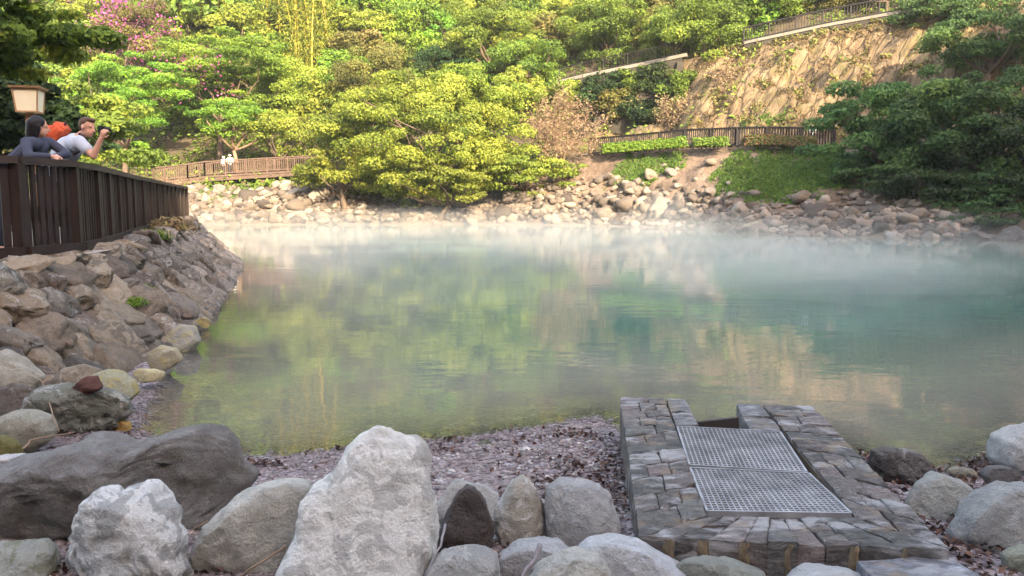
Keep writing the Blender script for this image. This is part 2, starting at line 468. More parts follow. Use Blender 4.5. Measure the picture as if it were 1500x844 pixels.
def ground_mat():
    m, nt, out = new_mat('ground_cover')
    N = NT(nt)
    pos = N.n('ShaderNodeNewGeometry').outputs['Position']
    n1 = N.noise(pos, 0.9, 8, 0.65)
    n2 = N.noise(pos, 6.0, 6, 0.65)
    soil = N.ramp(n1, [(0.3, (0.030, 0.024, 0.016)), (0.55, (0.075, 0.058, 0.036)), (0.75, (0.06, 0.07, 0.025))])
    # bare cliff: tan rock, darker joints, dry grass
    st = N.n('ShaderNodeMapping', ins={'Vector': N.n('ShaderNodeMapping', ins={'Vector': pos, 'Rotation': (0, -0.55, 0)}).outputs[0], 'Scale': (1.5, 0.35, 0.28)}).outputs[0]
    c1 = N.noise(st, 1.3, 9, 0.7, 0.8)
    cliff = N.ramp(c1, [(0.28, (0.05, 0.034, 0.022)), (0.38, (0.11, 0.078, 0.048)), (0.5, (0.185, 0.132, 0.074)), (0.66, (0.24, 0.182, 0.108)), (0.8, (0.14, 0.105, 0.05))])
    cg = N.ramp(N.noise(pos, 0.55, 6, 0.7), [(0.52, 0.0), (0.66, 0.8)])
    cliff = N.mix(cg, cliff, (0.12, 0.105, 0.032))
    wst = N.n('ShaderNodeVectorMath', operation='ADD', ins={0: st, 1: N.n('ShaderNodeVectorMath', operation='SCALE', ins={0: N.n('ShaderNodeTexNoise', ins={'Vector': st, 'Scale': 1.8, 'Detail': 4.0}).outputs['Color'], 'Scale': 0.7}).outputs[0]}).outputs[0]
    joint = N.ramp(N.n('ShaderNodeTexVoronoi', feature='DISTANCE_TO_EDGE', ins={'Vector': wst, 'Scale': 0.85}).outputs['Distance'], [(0.0, 0.28), (0.06, 0.85), (0.2, 1.0)])
    cliff = N.mix(0.9, cliff, joint, 'MULTIPLY')
    # bank: pinkish rubble soil
    vb = N.n('ShaderNodeTexVoronoi', ins={'Vector': pos, 'Scale': 1.6, 'Randomness': 1.0})
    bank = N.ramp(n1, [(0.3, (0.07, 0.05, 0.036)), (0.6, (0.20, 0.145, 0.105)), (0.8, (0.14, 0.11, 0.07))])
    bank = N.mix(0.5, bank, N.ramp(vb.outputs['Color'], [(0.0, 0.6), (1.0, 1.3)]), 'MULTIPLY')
    # gravel beach
    vg = N.n('ShaderNodeTexVoronoi', ins={'Vector': pos, 'Scale': 34.0, 'Randomness': 1.0})
    hsv = N.n('ShaderNodeSeparateColor', ins={0: vg.outputs['Color']})
    grav = N.ramp(hsv.outputs[0], [(0.0, (0.10, 0.075, 0.078)), (0.5, (0.22, 0.18, 0.185)), (0.85, (0.30, 0.24, 0.24)), (1.0, (0.42, 0.40, 0.40))])
    grav = N.mix(0.6, grav, N.ramp(n2, [(0.3, 0.5), (0.7, 1.2)]), 'MULTIPLY')
    A = lambda q: N.n('ShaderNodeAttribute', attribute_name=q).outputs['Fac']
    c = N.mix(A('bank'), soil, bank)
    c = N.mix(A('cliff'), c, cliff)
    c = N.mix(A('gravel'), c, grav)
    b = N.n('ShaderNodeBsdfPrincipled', ins={'Base Color': c, 'Roughness': 0.9, 'Specular IOR Level': 0.3})
    h = N.math('ADD', N.math('MULTIPLY', n1, 1.0), N.math('MULTIPLY', N.math('ADD', c1, N.math('MULTIPLY', joint, 0.5)), A('cliff')))
    h = N.math('ADD', h, N.math('MULTIPLY', N.math('MULTIPLY', vg.outputs['Distance'], A('gravel')), -0.05))
    N.l(N.bump(h, 0.8, 0.5), b.inputs['Normal'])
    N.l(b.outputs[0], out.inputs[0])
    return m
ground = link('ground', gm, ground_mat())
tag(ground, kind='structure')

# fast lookup of terrain heights
LX0, LY0, LS = -100.0, 0.0, 0.5
_lx = np.arange(LX0, 100, LS); _ly = np.arange(LY0, 170, LS)
_lxx, _lyy = np.meshgrid(_lx, _ly)
LH = H(_lxx, _lyy)
def hz(x, y):
    fx = np.clip((np.asarray(x, float) - LX0) / LS, 0, len(_lx) - 1.001); fy = np.clip((np.asarray(y, float) - LY0) / LS, 0, len(_ly) - 1.001)
    i = fx.astype(int); j = fy.astype(int); a = fx - i; b = fy - j
    return (LH[j, i] * (1 - a) * (1 - b) + LH[j, i + 1] * a * (1 - b) + LH[j + 1, i] * (1 - a) * b + LH[j + 1, i + 1] * a * b)
def h1(x, y): return float(H(np.array([x]), np.array([y]))[0])

def hit(u, v, y0=20.0, y1=160.0):
    """where the line of sight through (u, v) meets the terrain (vectorised)"""
    u = np.atleast_1d(np.asarray(u, float)); v = np.atleast_1d(np.asarray(v, float))
    a, dy, dz = ray(u, v)
    Ys = np.arange(y0, y1, 0.4)
    X = (a / dy)[:, None] * Ys[None, :]
    Zr = EYE + (dz / dy)[:, None] * Ys[None, :]
    below = Zr < hz(X, np.broadcast_to(Ys, X.shape))
    k = np.where(below.any(1), below.argmax(1), len(Ys) - 1)
    y = Ys[k]
    x = a / dy * y
    return np.stack([x, y, hz(x, y)], 1)

# ------------------------------------------------------------------ water
wx = GX[(GX > -31) & (GX < 26)]; wy = GY[(GY > 4.5) & (GY < 62)]
WX, WY = np.meshgrid(wx, wy)
WZ = H(WX, WY)
wid = np.arange(WX.size).reshape(WX.shape)
wq = np.stack([wid[:-1, :-1].ravel(), wid[:-1, 1:].ravel(), wid[1:, 1:].ravel(), wid[1:, :-1].ravel()], 1)
wmin = WZ.ravel()[wq].min(1)
wq = wq[(wmin < 0.02)]
used = np.unique(wq)
remap = np.full(WX.size, -1); remap[used] = np.arange(len(used))
wm = np_mesh('water', np.stack([WX.ravel()[used], WY.ravel()[used], np.zeros(len(used))], 1), [remap[wq]], True)
at = wm.attributes.new('depth', 'FLOAT', 'POINT')
at.data.foreach_set('value', np.maximum(-WZ.ravel()[used], 0).astype(np.float32))

def water_mat():
    m, nt, out = new_mat('spring_water')
    N = NT(nt)
    pos = N.n('ShaderNodeNewGeometry').outputs['Position']
    d = N.n('ShaderNodeAttribute', attribute_name='depth').outputs['Fac']
    turb = N.math('SUBTRACT', 1.0, N.math('POWER', 2.718, N.math('MULTIPLY', d, -13.0)))
    n0 = N.noise(pos, 0.12, 4, 0.55)
    deep = N.ramp(d, [(0.0, (0.20, 0.185, 0.15)), (0.2, (0.145, 0.155, 0.125)), (0.5, (0.034, 0.105, 0.080))])
    deep = N.mix(0.5, deep, N.ramp(n0, [(0.3, 0.75), (0.7, 1.2)]), 'MULTIPLY')
    body = N.n('ShaderNodeBsdfDiffuse', ins={'Color': deep})
    clear = N.n('ShaderNodeBsdfTransparent', ins={'Color': (0.86, 0.88, 0.84, 1)})
    mx = N.n('ShaderNodeMixShader', ins={0: turb, 1: clear.outputs[0], 2: body.outputs[0]})
    st = N.n('ShaderNodeMapping', ins={'Vector': pos, 'Scale': (0.55, 1.0, 1.0)}).outputs[0]
    w = N.math('ADD', N.math('MULTIPLY', N.noise(st, 2.6, 3, 0.5), 1.0), N.math('MULTIPLY', N.noise(st, 0.5, 2, 0.5), 1.6))
    nrm = N.bump(w, 0.12, 0.03)
    gl = N.n('ShaderNodeBsdfGlossy', ins={'Color': (1, 1, 1, 1), 'Roughness': 0.03, 'Normal': nrm})
    fr = N.n('ShaderNodeFresnel', ins={'IOR': 1.45, 'Normal': nrm})
    mx2 = N.n('ShaderNodeMixShader', ins={0: fr.outputs[0], 1: mx.outputs[0], 2: gl.outputs[0]})
    N.l(mx2.outputs[0], out.inputs[0])
    return m
water = link('water', wm, water_mat())
tag(water, kind='structure')

# ------------------------------------------------------------------ rocks
def planes_cut(v, rng, n, lo, hi, soft=0.05, axis=None):
    for _ in range(n):
        nrm = rng.normal(size=3)
        nrm /= np.linalg.norm(nrm)
        if axis == 'front':
            nrm[1] = -abs(nrm[1]) - 0.9; nrm /= np.linalg.norm(nrm)
        d = rng.uniform(lo, hi)
        e = v @ nrm - d
        over = np.where(e > 0, e, 0)
        v = v - nrm * (over * (1 - soft))[:, None]
    return v

def rock_verts(seed, sub=4, cuts=9, lo=0.55, hi=0.9, rough=0.07, blocky=0.0):
    rng = np.random.default_rng(seed)
    d, f = ico(sub)
    v = d.copy()
    if blocky: v = np.sign(d) * np.abs(d) ** (1 - blocky); lo, hi = lo * 1.45, hi * 1.45
    v = planes_cut(v, rng, cuts + 3, lo, hi, 0.04)
    off = rng.uniform(0, 90, 3)
    v = v + d * (fbm(v * 1.3 + off, 3) * 0.16)[:, None] + d * ((0.28 - np.abs(fbm(v * 2.7 + off, 5, 0.55))) * rough * 1.5)[:, None]
    return v, f

ROCKS = []
for s in range(8):
    v, f = rock_verts(100 + s, 3, cuts=10 + s % 4, lo=0.42, hi=0.8)
    ROCKS.append(np_mesh('rock', v, [f], True))
for me in ROCKS: me.materials.append(M['rock_far'])

def set_rock(o, col, stain=0.0, stain_colour=(0.08, 0.07, 0.06), crust=0.0):
    o.color = (*col, 1)
    o['stain'] = float(stain); o['stain_colour'] = [float(q) for q in stain_colour]; o['crust'] = float(crust)

def outline_rock(name, poly, Y0, label, cat, col, depth=0.8, seed=1, sub=5, box=0.75, rough=0.05, cuts=4, group=None, stain=0.5, stain_colour=(0.10, 0.095, 0.09), crust=0.0, ybias=0.0):
    pts = np.array([P(u, v, Y0)[[0, 2]] for u, v in poly])
    c = (pts.max(0) + pts.min(0)) / 2
    q = pts - c
    # radius along each direction, from the outline
    d, f = ico(sub)
    phi = np.arctan2(d[:, 2], d[:, 0])
    rho = np.sqrt(d[:, 0] ** 2 + d[:, 2] ** 2)
    tab = np.linspace(-PI, PI, 361)
    rr = np.zeros(361)
    n = len(q)
    for k, a in enumerate(tab):
        dx, dz = math.cos(a), math.sin(a)
        best = 0
        for i in range(n):
            a0, b0 = q[i], q[(i + 1) % n]
            e = b0 - a0
            den = dx * e[1] - dz * e[0]
            if abs(den) < 1e-9: continue
            t = (a0[0] * e[1] - a0[1] * e[0]) / den
            s = (a0[0] * dz - a0[1] * dx) / den
            if t > 0 and -1e-6 <= s <= 1 + 1e-6: best = max(best, t)
        rr[k] = best
    r = np.interp(phi, tab, rr)
    R = float(np.mean(rr))
    a = rho ** box
    dyv = np.sign(d[:, 1]) * np.abs(d[:, 1]) ** 0.62
    v = np.stack([np.cos(phi) * a * r, dyv * R * depth, np.sin(phi) * a * r], 1)
    rng = np.random.default_rng(seed)
    # facets on the faces, kept off the outline
    w = v / R
    for _ in range(cuts):
        nrm = rng.normal(size=3); nrm[1] = -abs(nrm[1]) - 0.7 if rng.random() < 0.75 else abs(nrm[1]) + 0.7
        nrm /= np.linalg.norm(nrm)
        dd = rng.uniform(0.42, 0.72) * depth
        e = np.maximum(w @ nrm - dd, 0)
        w[:, 1] -= nrm[1] * e * 0.95
    v = w * R
    off = rng.uniform(0, 90, 3)
    nd = d
    v = v + nd * (fbm(v / R * 1.6 + off, 3) * 0.055 * R)[:, None] + nd * ((0.3 - np.abs(fbm(v / R * 2.6 + off, 5, 0.55))) * rough * R * 1.7)[:, None]
    me = np_mesh(name, v, [f], True)
    o = link(name, me, M['rock'])
    o.location = (c[0], Y0 + ybias, c[1])
    set_rock(o, col, stain, stain_colour, crust)
    tag(o, label, cat, group)
    return o

WHITE = (0.70, 0.69, 0.65); PALE = (0.48, 0.47, 0.42); GREY = (0.25, 0.25, 0.25); DGREY = (0.20, 0.19, 0.18); DARK = (0.085, 0.078, 0.075)
def Yb(v, z=0.2): return G(750, v, z)[1]
FG = [
 ('boulder', [(-40,705),(-20,690),(0,681),(45,673),(80,662),(110,650),(140,646),(180,655),(215,652),(245,640),(275,636),(305,643),(322,660),(335,690),(352,712),(345,735),(310,765),(285,785),(200,820),(80,825),(0,815),(-40,790)], 3.75,
  'long dark grey boulder lying behind the jagged white rock', DGREY, dict(depth=0.75, seed=2, box=0.7, stain=0.5, stain_colour=(0.125,0.115,0.105), crust=0.2, rough=0.08)),
 ('boulder', [(140,722),(150,722),(160,731),(190,719),(213,711),(222,712),(237,727),(257,747),(272,772),(277,800),(284,830),(284,870),(180,900),(100,895),(74,845),(80,815),(100,788),(115,750),(128,730)], 3.2,
  'jagged white rock with two peaks in front of the long dark boulder', (0.66,0.66,0.64), dict(depth=0.75, seed=5, cuts=7, stain=0.75, stain_colour=(0.22,0.22,0.21), rough=0.08)),
 ('boulder', [(288,825),(293,795),(312,760),(345,728),(385,710),(420,706),(448,715),(452,745),(446,790),(440,825),(430,870),(350,890),(300,870)], 3.35,
  'rounded pale grey boulder between the jagged white rock and the largest white boulder', PALE, dict(depth=0.85, seed=7, box=0.8, cuts=3, stain=0.4, stain_colour=(0.22,0.22,0.20))),
 ('boulder', [(545,637),(560,638),(590,647),(620,658),(630,680),(632,710),(640,770),(636,810),(622,850),(605,890),(500,900),(420,880),(410,840),(418,815),(440,770),(443,745),(455,722),(485,697),(500,670),(520,648)], 3.15,
  'largest white boulder, tall with flaking grey patches and a flat slanting face', WHITE, dict(depth=0.75, seed=11, cuts=4, box=0.62, stain=0.75, stain_colour=(0.36,0.355,0.34), rough=0.05)),
 ('rock', [(638,740),(665,703),(680,706),(705,715),(730,730),(728,790),(640,790)], 3.85,
  'pale rock half hidden behind the dark pointed rock', (0.42,0.42,0.40), dict(depth=0.6, seed=12, sub=4, stain=0.3)),
 ('rock', [(683,709),(695,712),(712,735),(722,770),(722,800),(700,825),(640,825),(641,790),(655,750),(668,725)], 3.5,
  'dark brown pointed rock beside the largest white boulder', (0.095,0.08,0.075), dict(depth=0.75, seed=13, cuts=5, stain=0.5, stain_colour=(0.06,0.05,0.048))),
 ('rock', [(765,697),(775,700),(783,713),(795,740),(804,770),(797,795),(770,812),(735,800),(726,775),(725,745),(740,722),(750,704)], 3.6,
  'white pointed rock with a mossy brown corner beside the dark pointed one', (0.49,0.48,0.45), dict(depth=0.8, seed=14, stain=0.45, stain_colour=(0.17,0.125,0.055))),
 ('boulder', [(797,745),(800,718),(820,706),(850,704),(880,712),(895,728),(908,765),(914,795),(880,825),(830,815),(805,795),(798,765)], 3.55,
  'rounded light grey boulder touching the stone surround of the drain', (0.37,0.365,0.355), dict(depth=0.85, seed=15, box=0.7, stain=0.5, stain_colour=(0.23,0.23,0.225))),
 ('rock', [(622,838),(645,815),(680,807),(710,808),(727,815),(738,850),(720,890),(620,890)], 3.05,
  'low white rock in front of the dark pointed rock', (0.42,0.42,0.40), dict(depth=0.9, seed=16, stain=0.4)),
 ('rock', [(733,815),(760,800),(790,794),(820,797),(840,812),(842,860),(800,890),(735,880)], 3.2,
  'low grey rock with a stick lying across it', (0.37,0.37,0.37), dict(depth=0.9, seed=17, stain=0.2)),
 ('rock', [(770,858),(790,830),(815,816),(850,812),(880,820),(898,850),(890,900),(760,900)], 2.9,
  'low cream coloured rock in front of the rock under the stick', (0.43,0.43,0.39), dict(depth=0.9, seed=18, stain=0.15)),
 ('rock', [(846,810),(860,797),(900,793),(940,800),(970,815),(1004,836),(985,890),(880,900),(860,845)], 3.1,
  'broad smooth bluish white rock beside the corner of the drain surround', (0.47,0.48,0.49), dict(depth=0.95, seed=19, cuts=2, stain=0.15, rough=0.03)),
 ('rock', [(985,845),(1005,827),(1040,822),(1080,826),(1122,842),(1110,880),(990,880)], 3.05,
  'low greenish grey rock in front of the drain surround', (0.26,0.27,0.23), dict(depth=0.9, seed=20, sub=4, stain=0.3)),
 ('rock', [(1152,845),(1180,833),(1230,832),(1278,845),(1270,880),(1160,880)], 3.05,
  'flat white rock beside the dark slate slab', (0.42,0.43,0.43), dict(depth=0.9, seed=21, sub=4, stain=0.1)),
 ('rock', [(-30,803),(0,800),(35,797),(60,797),(75,810),(80,840),(70,890),(-30,890)], 3.3,
  'mossy pale rock tucked against the jagged white rock', (0.33,0.34,0.30), dict(depth=0.8, seed=22, stain=0.6, stain_colour=(0.16,0.17,0.08))),
 ('rock', [(-30,675),(0,669),(30,667),(48,672),(46,690),(-30,700)], 4.3,
  'flat white rock peeping over the long dark boulder', (0.50,0.48,0.48), dict(depth=1.0, seed=23, sub=4, stain=0.0)),
 ('rock', [(-12,625),(0,610),(20,603),(45,602),(68,612),(78,630),(75,645),(50,660),(20,662),(-10,655)], 5.2,
  'smooth rounded pale rock in front of the lumpy grey boulder', (0.31,0.295,0.24), dict(depth=0.9, seed=24, cuts=2, rough=0.02, stain=0.4, stain_colour=(0.15,0.14,0.10))),
 ('boulder', [(43,600),(48,580),(62,567),(100,562),(150,570),(178,588),(186,610),(165,626),(110,634),(80,636),(52,626)], 5.75,
  'lumpy grey green boulder at the foot of the stone revetment', (0.20,0.205,0.175), dict(depth=0.9, seed=25, cuts=5, rough=0.12, stain=0.5, stain_colour=(0.12,0.125,0.085), crust=0.6)),
 ('rock', [(103,569),(125,552),(140,551),(149,570),(130,578)], 5.65,
  'small rusty red rock on top of the lumpy grey boulder', (0.12,0.042,0.03), dict(depth=1.0, seed=26, sub=4, stain=0.2)),
 ('rock', [(138,548),(155,541),(175,545),(195,560),(202,578),(185,592),(160,586),(145,566)], 6.3,
  'pale rock stained sulphur yellow beside the rusty red rock', (0.33,0.32,0.22), dict(depth=0.9, seed=27, sub=4, stain=0.8, stain_colour=(0.36,0.30,0.11))),
 ('rock', [(189,550),(200,541),(225,541),(240,546),(236,558),(205,561)], 7.2,
  'flat yellow topped stone at the edge of the water', (0.45,0.40,0.24), dict(depth=0.9, seed=28, sub=4, stain=0.9, stain_colour=(0.42,0.33,0.12))),
 ('rock', [(162,627),(166,618),(180,616),(190,619),(192,630),(180,635),(168,634)], 5.85,
  'small round ochre stone alone on the wet gravel', (0.42,0.27,0.08), dict(depth=0.9, seed=29, sub=4, stain=0.2, stain_colour=(0.3,0.2,0.1))),
 ('boulder', [(-45,575),(-30,525),(0,514),(30,530),(58,556),(45,575),(0,590)], 6.0,
  'large pale boulder at the foot of the revetment under the fence', (0.37,0.345,0.29), dict(depth=0.9, seed=30, stain=0.4, stain_colour=(0.2,0.18,0.13))),
 ('rock', [(-30,640),(10,640),(28,652),(30,670),(10,682),(-30,682)], 4.75,
  'moss covered yellow green rock below the smooth rounded pale rock', (0.17,0.15,0.05), dict(depth=0.9, seed=31, sub=4, stain=0.6, stain_colour=(0.10,0.10,0.03))),
 ('rock', [(-20,572),(20,560),(50,575),(46,612),(0,618),(-20,610)], 5.9,
  'rough brown grey rock behind the smooth rounded pale rock', (0.15,0.13,0.115), dict(depth=0.8, seed=32, sub=4, rough=0.12, crust=0.4)),
 ('rock', [(70,560),(90,540),(120,535),(145,545),(125,566),(90,572)], 6.4,
  'tan flat rock between the revetment and the lumpy grey boulder', (0.27,0.225,0.165), dict(depth=0.9, seed=33, sub=4, crust=0.5)),
 ('rock', [(212,520),(235,506),(258,512),(266,528),(245,543),(220,542)], 7.9,
  'yellow stained pale rock at the waterline below a big brown stone', (0.36,0.33,0.24), dict(depth=0.9, seed=34, sub=4, stain=0.7, stain_colour=(0.36,0.31,0.15))),
 ('rock', [(243,490),(262,476),(284,478),(292,500),(280,520),(252,518)], 9.2,
  'grey rock with a yellow rim at the waterline of the revetment', (0.31,0.30,0.26), dict(depth=0.9, seed=35, sub=4, stain=0.5, stain_colour=(0.42,0.36,0.14))),
 ('rock', [(283,472),(298,464),(310,470),(306,480),(288,482)], 10.7,
  'tiny yellow stone at the waterline by the revetment', (0.45,0.38,0.16), dict(depth=0.9, seed=36, sub=3)),
 ('rock', [(1278,690),(1283,665),(1300,658),(1345,664),(1366,685),(1362,705),(1290,712)], 4.75,
  'dark wet rock standing at the water beside the drain', (0.10,0.092,0.088), dict(depth=0.9, seed=40, rough=0.1, stain=0.3, crust=0.35)),
 ('boulder', [(1322,738),(1345,710),(1375,694),(1410,705),(1434,727),(1427,750),(1395,765),(1345,762)], 4.1,
  'grey boulder with a flat slanting top among fallen leaves', (0.31,0.315,0.29), dict(depth=0.85, seed=41, cuts=4, stain=0.35, stain_colour=(0.19,0.19,0.17))),
 ('boulder', [(1393,785),(1415,755),(1445,730),(1480,715),(1520,712),(1565,740),(1560,810),(1480,822),(1435,815),(1400,798)], 3.65,
  'large grey boulder half buried in leaves beside the slanting grey one', (0.31,0.315,0.305), dict(depth=0.9, seed=42, cuts=4, stain=0.5, stain_colour=(0.19,0.195,0.20))),
 ('boulder', [(1454,672),(1460,640),(1480,628),(1540,618),(1575,670),(1540,700),(1470,695)], 5.0,
  'pale boulder at the water above the leaf bank', (0.42,0.42,0.41), dict(depth=0.9, seed=43, cuts=4, stain=0.2)),
 ('rock', [(1438,694),(1450,684),(1478,684),(1497,696),(1470,712),(1445,708)], 4.4,
  'low dark rock nearly covered by leaves below the pale boulder', (0.12,0.115,0.115), dict(depth=0.9, seed=44, sub=4)),
 ('rock', [(1385,690),(1400,684),(1428,688),(1432,698),(1400,700)], 4.8,
  'small flat tan stone at the water between two boulders', (0.25,0.24,0.19), dict(depth=0.9, seed=45, sub=3)),
 ('rock', [(1470,815),(1500,800),(1530,805),(1540,850),(1480,850)], 3.3,
  'pale mossy stone below the large grey boulder in leaves', (0.27,0.28,0.22), dict(depth=0.9, seed=46, sub=4)),
]
for nm, poly, Y0, lab, col, kw in FG:
    outline_rock(nm, poly, Y0, lab, nm, col, **kw)

# ------------------------------------------------------------------ drain with stone surround
ZT = 0.335
def DQ(u, v, z=ZT): return G(u, v, z)
ds = thing('drain_surround', 'low surround of dark slate blocks around two metal grates at the water', 'drain surround', tuple(DQ(1110, 700, 0.1)))
def inv(o):  # world -> local of an unrotated empty
    return np.array(o.location)
def block(name, quad, mat, parent, zt=ZT, zb=-0.25, seed=0, col=(0.1, 0.105, 0.12), gap=0.006, sub=10, amp=0.007):
    """a rough cut stone: top corners given, split top face, chipped edges"""
    rng = np.random.default_rng(seed)
    q = np.array([[p[0], p[1]] for p in quad])
    c = q.mean(0)
    q = c + (q - c) * (1 - gap / max(0.05, np.linalg.norm(q - c, axis=1).mean()))
    n = sub
    s = np.linspace(0, 1, n + 1)
    S, T = np.meshgrid(s, s)
    top = ((1 - S)[..., None] * (1 - T)[..., None] * q[0] + S[..., None] * (1 - T)[..., None] * q[1] + S[..., None] * T[..., None] * q[2] + (1 - S)[..., None] * T[..., None] * q[3])
    edge = np.minimum(np.minimum(S, 1 - S), np.minimum(T, 1 - T))
    nz = fbm2(top[..., 0] * 9 + seed, top[..., 1] * 22, 4, seed * 1.7)
    z = zt + nz * amp * 1.6 - np.where(edge < 0.01, 0.004 + 0.006 * np.abs(nz), 0) + rng.uniform(-0.006, 0.008)
    top = top + (fbm2(top[..., 0] * 7, top[..., 1] * 7, 3, seed + 3.1)[..., None]) * 0.007
    v = np.concatenate([top, z[..., None]], 2).reshape(-1, 3)
    I = np.arange((n + 1) ** 2).reshape(n + 1, n + 1)
    fs = [np.stack([I[:-1, :-1].ravel(), I[:-1, 1:].ravel(), I[1:, 1:].ravel(), I[1:, :-1].ravel()], 1)]
    ring = np.concatenate([I[0, :-1], I[:-1, -1], I[-1, :0:-1], I[:0:-1, 0]])
    m = len(ring)
    base = len(v)
    lowv = v[ring].copy()
    lowv[:, 2] = zb
    lowv[:, :2] = c + (lowv[:, :2] - c) * 1.01
    midv = v[ring].copy()
    midv[:, 2] = zt - 0.03
    midv[:, :2] = c + (midv[:, :2] - c) * (1 + 0.012 + rng.uniform(-0.006, 0.010, (m, 1)))
    v = np.concatenate([v, midv, lowv])
    k = np.arange(m); k2 = (k + 1) % m
    fs.append(np.stack([ring[k2], ring[k], base + k, base + k2], 1))
    fs.append(np.stack([base + k2, base + k, base + m + k, base + m + k2], 1))
    v = v - inv(parent)
    o = link(name, np_mesh(name, v, fs, False), mat, parent)
    o.color = (*col, 1)
    return o

def slate_mat():
    m, nt, out = new_mat('split_slate')
    N = NT(nt)
    oi = N.n('ShaderNodeObjectInfo')
    pos = N.n('ShaderNodeNewGeometry').outputs['Position']
    st = N.n('ShaderNodeMapping', ins={'Vector': pos, 'Scale': (0.5, 1.4, 1.6)}).outputs[0]
    n1 = N.noise(st, 19, 9, 0.72, 1.0)
    n2 = N.noise(pos, 3.0, 4, 0.6)
    n3 = N.noise(pos, 70, 5, 0.7)
    v = N.ramp(n1, [(0.3, 0.22), (0.46, 0.75), (0.58, 1.25), (0.70, 2.5)])
    c = N.mix(1.0, oi.outputs['Color'], v, 'MULTIPLY')
    pale = N.ramp(N.noise(st, 6.5, 5, 0.6, 0.4), [(0.52, 0.0), (0.62, 0.85)])
    c = N.mix(pale, c, (0.29, 0.29, 0.295))
    rust = N.ramp(N.noise(pos, 5.2, 5, 0.6), [(0.56, 0.0), (0.64, 0.6)])
    c = N.mix(rust, c, (0.19, 0.14, 0.09))
    b = N.n('ShaderNodeBsdfPrincipled', ins={'Base Color': c, 'Roughness': N.ramp(n2, [(0.3, 0.35), (0.7, 0.7)]), 'Specular IOR Level': 0.4})
    h = N.math('ADD', N.math('MULTIPLY', n1, 1.0), N.math('MULTIPLY', n3, 0.3))
    N.l(N.bump(h, 1.0, 0.022), b.inputs['Normal'])
    N.l(b.outputs[0], out.inputs[0])
    return m
M['slate'] = slate_mat()

def lerp(a, b, t): return a + (b - a) * t
def strip(e0, e1, f0, f1, cuts, split, seed):
    """rows of coping stones between edge e0->e1 (outer) and f0->f1 (inner)"""
    k = 0
    for i in range(len(cuts) - 1):
        a0, a1 = lerp(e0, e1, cuts[i]), lerp(e0, e1, cuts[i + 1])
        b0, b1 = lerp(f0, f1, cuts[i]), lerp(f0, f1, cuts[i + 1])
        sp = split[i % len(split)]
        ts = [0] + list(sp) + [1]
        for j in range(len(ts) - 1):
            jt = 0.02 * math.sin(seed * 3.3 + i * 2.1 + j)
            q = [lerp(a0, b0, ts[j]), lerp(a0, b0, ts[j + 1]), lerp(a1, b1, ts[j + 1] + (jt if ts[j + 1] < 1 else 0)), lerp(a1, b1, ts[j] + (jt if ts[j] > 0 else 0))]
            g = 0.6 + 0.8 * random.random()
            block('coping_stone', q, M['slate'], ds, seed=seed * 40 + k, col=(0.094 * g * random.uniform(.95, 1.18), 0.088 * g, 0.083 * g))
            k += 1
NL, NLi = DQ(936, 787), DQ(1037, 757)
FLo, FLi = DQ(908, 583), DQ(974, 583)
# left side, from the near corner to the water
strip(NL, FLo, NLi, FLi, [0.0, 0.10, 0.19, 0.29, 0.37, 0.46, 0.54, 0.62, 0.70, 0.78, 0.85, 0.93, 1.0], [[0.62], [0.35, 0.7], [0.5], [0.3, 0.68], [0.55], [], [0.38, 0.75], [0.6], [0.33, 0.66], [0.5], [0.4, 0.72], [0.6]], 1)
for k_, (y0_, y1_) in enumerate(((622, 603), (602, 584))):
    w0 = lambda y: 974 + (y - 583) / 39 * 16; w1 = lambda y: 1004 + (y - 584) / 39 * 20
    block('coping_stone', [DQ(w0(y0_), y0_), DQ(w1(y0_), y0_), DQ(w1(y1_), y1_), DQ(w0(y1_) + 2, y1_)], M['slate'], ds, seed=91 + k_, col=(0.11, 0.11, 0.115))
NR, NRi = DQ(1392, 805), DQ(1252, 755)
FRo, FRi = DQ(1190, 593), DQ(1117, 592)
strip(NR, FRo, NRi, FRi, [0.0, 0.11, 0.20, 0.31, 0.40, 0.50, 0.59, 0.68, 0.77, 0.85, 0.93, 1.0], [[0.5], [0.35, 0.66], [0.45], [0.6], [0.3, 0.7], [0.52], [], [0.4, 0.7], [0.55], [0.35], [0.6]], 2)
for k_, (y0_, y1_) in enumerate(((633, 611), (610, 592))):
    w0 = lambda y: 1078 + (y - 591) / 41 * 22; w1 = lambda y: 1114 + (y - 592) / 41 * 34
    block('coping_stone', [DQ(w0(y0_), y0_), DQ(w1(y0_), y0_), DQ(w1(y1_), y1_), DQ(w0(y1_), y1_)], M['slate'], ds, seed=95 + k_, col=(0.105, 0.105, 0.11))
strip(NL, NR, NLi, NRi, [0.0, 0.12, 0.23, 0.345, 0.42, 0.52, 0.61, 0.72, 0.86, 1.0], [[], [0.55], [], [], [0.5], [], [0.45], [], [0.5]], 3)
# mortar core
mo = MB()
def prism(mb, quad, zb, zt, org):
    q = [np.array([p[0], p[1]]) for p in quad]
    v = [[*p, zb] for p in q] + [[*p, zt] for p in q]
    mb.add(np.array(v) - org, [[3, 2, 1, 0], [4, 5, 6, 7], [0, 1, 5, 4], [1, 2, 6, 5], [2, 3, 7, 6], [3, 0, 4, 7]])
def inset(q, s):
    c = sum(q) / len(q)
    return [c + (p - c) * s for p in q]
org = inv(ds)
prism(mo, [NL + [.012, .012, 0], NLi, FLi, FLo + [.012, -.012, 0]], -0.3, ZT - 0.022, org)
prism(mo, [NR + [-.012, .012, 0], FRo + [-.012, -.012, 0], FRi, NRi], -0.3, ZT - 0.023, org)
prism(mo, [NL + [.014, .012, 0], NR + [-.014, .012, 0], NRi, NLi], -0.3, ZT - 0.024, org)
mo.build('mortar_bed', M['mortar'], ds)
